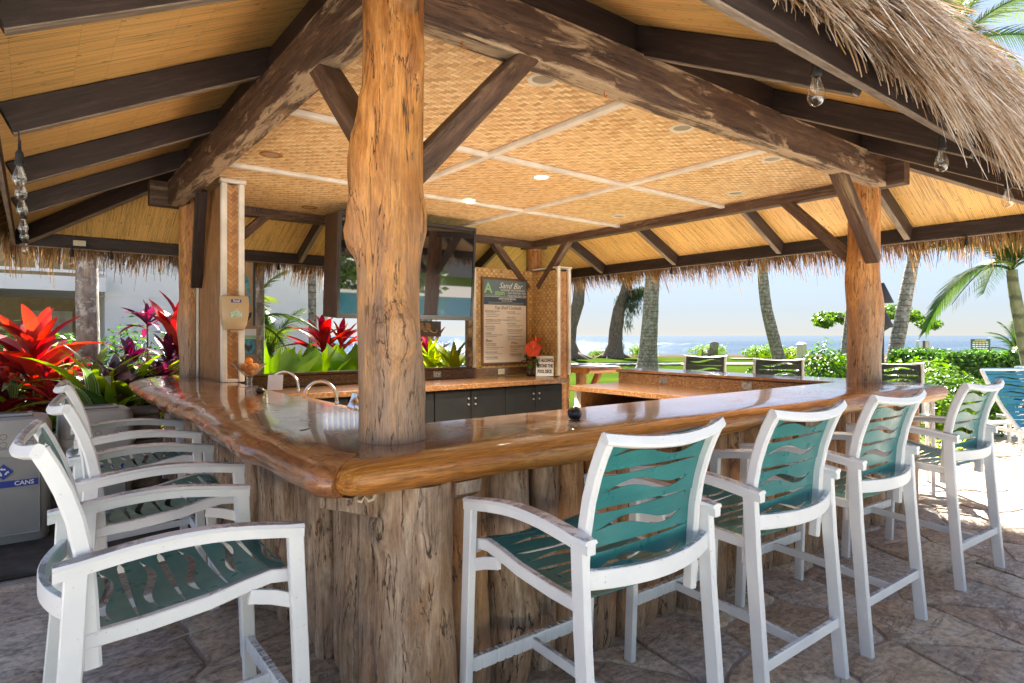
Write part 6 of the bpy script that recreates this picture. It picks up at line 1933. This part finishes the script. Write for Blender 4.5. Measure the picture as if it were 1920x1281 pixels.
# bright bushes behind the sea side stools and the clipped hedge
for k, (u, dd, rx, ry, rz_, n, s, lab) in enumerate(((1570, 13.5, .9, .8, .62, 3000, .055, 'leafy bright green bush left of the right-hand post'), (1500, 15.5, .9, .8, .42, 2200, .055, 'low bright bush behind the middle stool back'),
        (1548, 12.5, .55, .55, .80, 1500, .06, 'tall sprig of bright bush left of the right-hand post'), (1700, 10.5, .9, .8, .60, 3200, .05, 'bright green bush behind the stool at the right-hand post'), (1790, 9.6, .75, .7, .52, 2600, .055, 'bright rounded bush right of the stool at the right-hand post'), (1765, 9.0, .45, .45, .40, 1200, .05, 'low light green bush beside the terrace stones'), (1640, 12.0, .7, .7, .55, 1500, .05, 'bright green bush hidden behind the right-hand post'), (1735, 10.8, 1.0, .8, .62, 3600, .055, 'bright green bush in front of the hedge, between stool and loungers'), (1812, 9.6, .7, .6, .42, 2200, .05, 'low bright bush in front of the hedge near the loungers'), (1610, 14.5, 1.1, .9, .65, 3000, .06, 'bright bush filling the gap left of the hedge'), (1455, 17.5, 1.2, .9, .40, 2200, .06, 'low bright bush behind the far stool backs'))):
    c = at(u, dd, z=rz_*.75); bush('leafy_bush', lab, 'bush', c, rx, ry, rz_, n, s, 'naupaka', 'bright leafy bushes beside the terrace', 40+k)
rh = random.Random(77)
hd_ = thing('hedge', 'clipped dark green hedge along the right side of the terrace', 'hedge', at(1850, 12.5, z=0))
b = MB()
A0, A1 = at(1690, 14.2, z=0), at(2150, 11.0, z=0)
ax = (A1-A0); AL = ax.length; ax.normalize(); ay = Vector((-ax.y, ax.x, 0))
def hedge_pt():
    f = rh.random(); s = rh.random()*AL; HH = 1.10 + .05*mnoise.noise(Vector((s*1.5, 0, 0))); hw = .65
    if f < .45: p = A0 + ax*s + ay*rh.uniform(-hw, hw) + Vector((0, 0, HH + rh.gauss(0, .035))); d_ = Vector((0, 0, 1))
    else:
        sg = -1 if rh.random() < .8 else 1
        p = A0 + ax*s + ay*(sg*hw + rh.gauss(0, .05)) + Vector((0, 0, rh.uniform(.05, HH))); d_ = ay*sg
    return p, d_
leaf_cloud(b, rh, 26000, hedge_pt, .05)
b.build('foliage', M_['hedge'], hd_, local=False)
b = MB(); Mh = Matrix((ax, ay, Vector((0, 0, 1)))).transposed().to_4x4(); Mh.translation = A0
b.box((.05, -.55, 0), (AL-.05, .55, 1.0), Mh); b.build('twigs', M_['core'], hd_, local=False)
# strappy grasses beside the sea side stools
for u, dd, lab in ((1765, 7.4, 'tuft of striped grass beside the stool at the right-hand post'), (1800, 7.9, 'tuft of striped grass under the bright bushes'), (1740, 8.3, 'tuft of striped grass behind the right-hand stool legs')):
    rosette('grass_tuft', lab, 'grass tuft', at(u, dd, z=0), 'arch', ['strap_leaf', 'lily'], 34, .48, 25, 86, 'striped grass tufts at the terrace edge', wid=.55)

# ================================================================== WHITE BUILDING
bld = thing('hotel_building', 'white two-storey building with a railed balcony behind the left garden bed', 'building', (1.5, 18, 0))
def wbox(name, lo, hi, m, parent=bld, ch=0.0):
    b = MB(); b.box(lo, hi, ch=ch); return b.build(name, M_[m], parent, Matrix.Identity(4))
wall = None
for k in range(8):
    w_ = wbox('wall_course', (1.25, 16.0, k*.78+.006), (6.1, 22, (k+1)*.78-.006), 'stucco')
wbox('wall_core', (1.27, 16.02, 0), (6.08, 21.9, 6.2), 'stucco')
wbox('balcony_slab', (-9, 15.6, 2.42), (1.24, 22, 2.72), 'stucco')
wbox('balcony_slab', (-9, 15.6, 5.6), (1.24, 22, 5.9), 'stucco')
wbox('back_wall', (-9, 19.0, 0), (1.24, 19.2, 5.6), 'beige_wall')
wbox('column', (-1.15, 15.75, 0), (-.75, 16.15, 2.415), 'stucco')
wbox('column', (-.95, 15.75, 2.725), (-.75, 15.95, 5.595), 'stucco')
rl_ = wbox('railing', (-9, 15.68, 3.78), (1.24, 15.74, 3.84), 'stucco')
wbox('bottom_rail', (-9, 15.68, 2.80), (1.24, 15.74, 2.86), 'stucco', rl_)
for k in range(26):
    wbox('baluster', (-8.9+k*.39, 15.69, 2.862), (-8.86+k*.39, 15.73, 3.778), 'stucco', rl_)
wbox('window', (3.4, 15.93, .35), (4.7, 15.985, 1.75), 'beige_wall')
wbox('window_pane', (3.5, 15.915, .4), (4.2, 15.928, 1.68), 'white')
wbox('door', (-.2, 18.93, .02), (.8, 18.985, 2.1), 'trim')
wbox('end_balcony_slab', (6.11, 16.3, 2.5), (7.6, 21, 2.72), 'beige_wall')
r2 = wbox('end_railing', (6.11, 16.35, 3.75), (7.6, 16.41, 3.81), 'stucco')
for k in range(9): wbox('baluster', (6.2+k*.16, 16.36, 2.725), (6.24+k*.16, 16.40, 3.748), 'stucco', r2)
wbox('end_wall', (6.11, 19, 0), (7.4, 21, 2.49), 'stucco')
# notice board post beyond the window
nb = thing('sticker_board', 'tan board with fish and rooster stickers beyond the left partition', 'board', at(464, 7.75, z=0))
I = WORLD[nb.name]; Ir = I @ RZ(R(-28))
b = MB(); b.box((-.16, -.02, .9), (.075, .02, 2.42), ch=.004); b.build('board', M_['cardboard'], nb, Ir)
b = MB(); b.box((.078, -.03, .9), (.092, .03, 2.42)); b.build('black_edge', M_['rubber'], nb, Ir)
b = MB(); b.box((-.16, -.018, 0), (.09, .018, .898)); b.build('base', M_['cardboard'], nb, Ir)
b = MB(); b.poly([(x_, -.0215, 2.05 + z_) for x_, z_ in ((-.02, .22), (.01, .20), (.03, .08), (.045, -.12), (.03, -.20), (.01, -.14), (-.005, .02), (-.03, .12))]); b.build('fish_sticker', M_['sky_blue'], nb, Ir)
b = MB(); b.poly([(x_, -.0215, 1.72 + z_) for x_, z_ in ((-.04, -.05), (-.01, -.07), (.05, .02), (.055, .07), (.02, .06))]); b.build('dark_sticker', M_['black_ink'], nb, Ir)
b = MB(); b.box((-.10, -.034, 1.16), (.125, -.024, 1.62), ch=.003); ps = b.build('poster', M_['cardboard'], nb, Ir)
b = MB(); b.box((-.09, -.0352, 1.26), (.112, -.0345, 1.58)); b.build('print', M_['white'], ps, Ir)
b = MB(); b.box((-.09, -.0360, 1.46), (.112, -.0354, 1.50)); b.build('print', M_['green_ink'], ps, Ir)
b = MB(); b.box((-.09, -.0364, 1.26), (.112, -.0356, 1.455)); b.build('print', M_['slate_ink'], ps, Ir)
b = MB(); b.poly([(.012 + .088*math.cos(a), -.0368, 1.358 + .092*math.sin(a)) for a in [2*math.pi*k/20 for k in range(20)]][::-1]); b.build('print', M_['sky_blue'], ps, Ir)
b = MB(); b.poly([(.012 + x_, -.0373, 1.355 + z_) for x_, z_ in ((-.05, .02), (-.03, .05), (-.01, .02), (.02, .01), (.05, .045), (.055, -.01), (.02, -.05), (.01, -.07), (-.005, -.045), (-.03, -.02))]); b.build('print', M_['tv_case'], ps, Ir)
pp = at(484, 8.6, z=0)
b = MB(); b.tube([pp, pp + Vector((0, 0, 1.2)), pp + Vector((.01, 0, 2.7))], [.085, .08, .075], 14, fn=lambda a, k: 1 + .1*mnoise.noise(Vector((math.cos(a)*2, math.sin(a)*2, k))))
tag(b.build('garden_post', M_['lichen_bark'], None, smooth=60), 'pale peeling wooden post just right of the sticker board', 'post')

# ================================================================== THINGS ON THE LAWN AND TERRACE
def lounger(loc, rz, label):
    t = thing('sun_lounger', label, 'sun lounger', loc, rz, 'blue sling sun loungers by the hedge')
    I = WORLD[t.name]
    # lies along +Y: feet at y=0, back hinge at 1.15, backrest raised
    for s in (-1, 1):
        b = MB(); b.sweep([(s*.31, 0, .36), (s*.31, 1.95, .36)], (1, 0, 0), .016, .024); b.build('side_rail', M_['frame'], t, smooth=30)
        b = MB(); b.sweep([(s*.30, 1.13, .38), (s*.30, 1.36, .62), (s*.30, 1.55, .88), (s*.30, 1.66, 1.06)], (1, 0, 0), .015, .022); b.build('back_rail', M_['frame'], t, smooth=30)
        b = MB(); b.sweep([(s*.27, 1.72, .37), (s*.27, 1.48, .74)], (1, 0, 0), .012, .016); b.build('prop', M_['frame'], t, smooth=30)
        for yy in (.15, 1.75):
            b = MB(); b.sweep([(s*.31, yy, 0), (s*.31, yy, .34)], (1, 0, 0), .016, .022); b.build('leg', M_['frame'], t, smooth=30)
    for yy, zz in ((0, .36), (1.95, .36), (1.66, 1.06), (1.72, .37)):
        b = MB(); b.sweep([(-.31, yy, zz), (.31, yy, zz)], (0, 1, 0), .016, .014); b.build('crossbar', M_['frame'], t, smooth=30)
    def straps(path, n, nm):
        for k in range(n):
            b = MB(); a0, a1 = k/n + .004, (k+1)/n - .004
            P = lambda w: Vector(path[0])*(1-w) + Vector(path[1])*w
            m_ = (a0+a1)/2
            nu = 14; lo, c0, c1, hi = [], [], [], []
            for i in range(nu+1):
                u = i/nu; x_ = -.285 + .57*u; tt = max(0, min(1, (u-.12)/.76)); h = (a1-a0)*.12*math.sin(math.pi*tt); c = m_ + (a1-a0)*.16*math.sin(2*math.pi*tt)
                for L_, w in ((lo, a0), (c0, c-h), (c1, c+h), (hi, a1)):
                    p = P(w); L_.append((x_, p.y, p.z))
            b.grid([lo, c0]); b.grid([c1, hi]); b.build(nm, M_['lounger_blue'], t, I)
    straps(((0, 1.15, .40), (0, 1.68, 1.09)), 8, 'back_strap')
    straps(((0, .03, .385), (0, 1.13, .385)), 9, 'seat_strap')
lounger(at(2150, 6.2, z=0), -math.atan2(VX, VY) + R(4), 'blue slatted sun lounger with its back raised, the nearer one at the right edge')
lounger(at(2200, 6.85, z=0), -math.atan2(VX, VY) + R(4), 'blue slatted sun lounger with its back raised, tucked behind the nearer one')
# wooden beach chair by the shore
ac = thing('beach_chair', 'grey weathered wooden beach chair facing the sea', 'chair', at(1335, 39, z=.02), math.atan2(-VX, VY) + R(20))
for k in range(6):
    b = MB(); x_ = -.28 + .112*k; h_ = 1.05 + .06*math.sin(math.pi*k/5)
    b.box((x_-.045, -.012, .30), (x_+.045, .012, h_), RX(R(14)) , ch=.004); b.build('back_slat', M_['grey_wood'], ac)
for k in range(5):
    b = MB(); b.box((-.30, .02+.1*k, .34+.015*k), (.30, .105+.1*k, .36+.015*k)); b.build('seat_slat', M_['grey_wood'], ac)
for s in (-1, 1):
    b = MB(); b.box((s*.36-.05, -.10, .56), (s*.36+.05, .62, .585)); b.build('armrest', M_['grey_wood'], ac)
    b = MB(); b.box((s*.33-.02, .48, 0), (s*.33+.02, .58, .558)); b.build('front_leg', M_['grey_wood'], ac)
    b = MB(); b.box((s*.33-.02, -.14, 0), (s*.33+.02, -.05, .558)); b.build('rear_leg', M_['grey_wood'], ac)
    b = MB(); b.box((s*.30-.02, -.1, .24), (s*.30+.02, .56, .335)); b.build('side_board', M_['grey_wood'], ac)
for k in range(6):
    p = at(1294 + k*6.5 + random.uniform(-2, 2), 40, z=.05); bm = bmesh.new(); bmesh.ops.create_icosphere(bm, subdivisions=2, radius=1)
    for v in bm.verts: v.co = Vector((v.co.x*.26, v.co.y*.22, v.co.z*.16))*(1 + .3*mnoise.noise(v.co*1.7 + Vector((k*3, 0, 0))))
    me = bpy.data.meshes.new('rock'); bm.to_mesh(me); bm.free(); me.materials.append(M_['sea_rock'])
    o = bpy.data.objects.new('rock', me); place(o, None, T(p)); tag(o, ['dark lava rock at the far left end of the row by the beach chair', 'second dark lava rock from the left end of the row', 'third dark lava rock from the left, mid row', 'fourth dark lava rock from the left, mid row', 'dark lava rock one away from the beach chair', 'dark lava rock touching the wooden beach chair'][k], 'rock', 'lava rocks by the beach chair')
# bollard, utility cabinet, green notice, torch
bo = at(1503, 30, z=0)
b = MB(); b.box((-.17, -.17, 0), (.17, .17, 1.08), ch=.02)
bl_ = thing('bollard', 'short square tan post standing among the bushes by the shore', 'post', bo)
b.build('shaft', M_['ivory'], bl_); b = MB(); b.grid([[(x_, y_, 1.082) for x_, y_ in ((-.18, -.18), (.18, -.18), (.18, .18), (-.18, .18))], [(x_*.4, y_*.4, 1.16) for x_, y_ in ((-.18, -.18), (.18, -.18), (.18, .18), (-.18, .18))]], closed_u=True, cap1=True); b.build('cap', M_['ivory'], bl_)
uc = thing('sign_pedestal', 'pale upright panel sign with a dark middle strip behind the hedge', 'sign', at(1731, 16, z=0), -math.atan2(VX, VY))
for (x0, x1, m) in ((-.145, -.045, 'white'), (-.043, .02, 'tv_case'), (.022, .145, 'pier')):
    b = MB(); b.box((x0, -.05, 0), (x1, .05, 1.36), ch=.004); b.build('panel', M_[m] if m != 'pier' else M_['ivory'], uc)
gs = thing('green_notice', 'small green notice with rows of pale lettering standing behind the hedge', 'sign', at(1837, 17, z=0), -math.atan2(VX, VY))
b = MB(); b.box((-.02, -.02, 0), (.02, .02, 1.40)); b.build('pole', M_['trim'], gs)
b = MB(); b.box((-.27, -.035, 1.08), (.27, -.021, 1.40), ch=.003); pn = b.build('panel', M_['green_sign'], gs)
for k, (x0, x1) in enumerate(((-.16, .16), (-.22, .22), (-.23, .23), (-.23, .23), (-.20, .2))):
    for q in range(5):
        a = x0 + (x1-x0)*q/5; b = MB(); b.box((a, -.0385, 1.355-k*.058), (a + (x1-x0)/5*.78, -.0355, 1.385-k*.058)); b.build('lettering', M_['yellow_ink'] if k < 2 else M_['white'], pn, WORLD[gs.name])
to = thing('tiki_torch', 'tiki torch with two black cone shades behind the right-hand post', 'torch', at(1655, 9.5, z=0))
b = MB(); b.lathe([(.02, 0), (.02, 2.25)], 10); b.build('pole', M_['rubber'], to, smooth=60)
for z0 in (1.75, 2.13):
    b = MB(); b.lathe([(.145, z0 - .13), (.15, z0 - .12), (.02, z0 + .18), (.0, z0 + .18)], 20); b.build('shade', M_['rubber'], to, smooth=50)

# ================================================================== BEHIND THE VIEWPOINT (seen in reflections)
b = MB(); b.box((8.5, -23, -.008), (34, -6.5, .006)); tag(b.build('pool', M_['pool']), kind='structure')
rnd = random.Random(3)
hb = thing('hedge', 'tall hedge added unseen beyond the pool to keep the television reflection dark', 'hedge', (4, -27, 0))  # made-up hedge, blocks bright sky from the screen's reflection
b = MB()
leaf_cloud(b, rnd, 9000, lambda: (Vector((rnd.uniform(-16, 24), -27 + rnd.gauss(0, .5), rnd.uniform(0, 7.4 + .5*mnoise.noise(Vector((rnd.uniform(0, 9), 0, 0)))))), Vector((0, 1, 0))), .32)
b.build('foliage', M_['hedge'], hb, local=False)

p0 = at(312, 1.5*F/(1212-629), z=.022); p1 = at(392, 1.5*F/(1184-629), z=.022)
b = MB(); b.tube([p0, (p0+p1)/2 + Vector((.005, .004, .002)), p1], .0028, 6)
tag(b.build('dry_straw', M_['cream_trim'], None), 'single dry straw lying on the flagstones under the nearest left stool', 'straw')
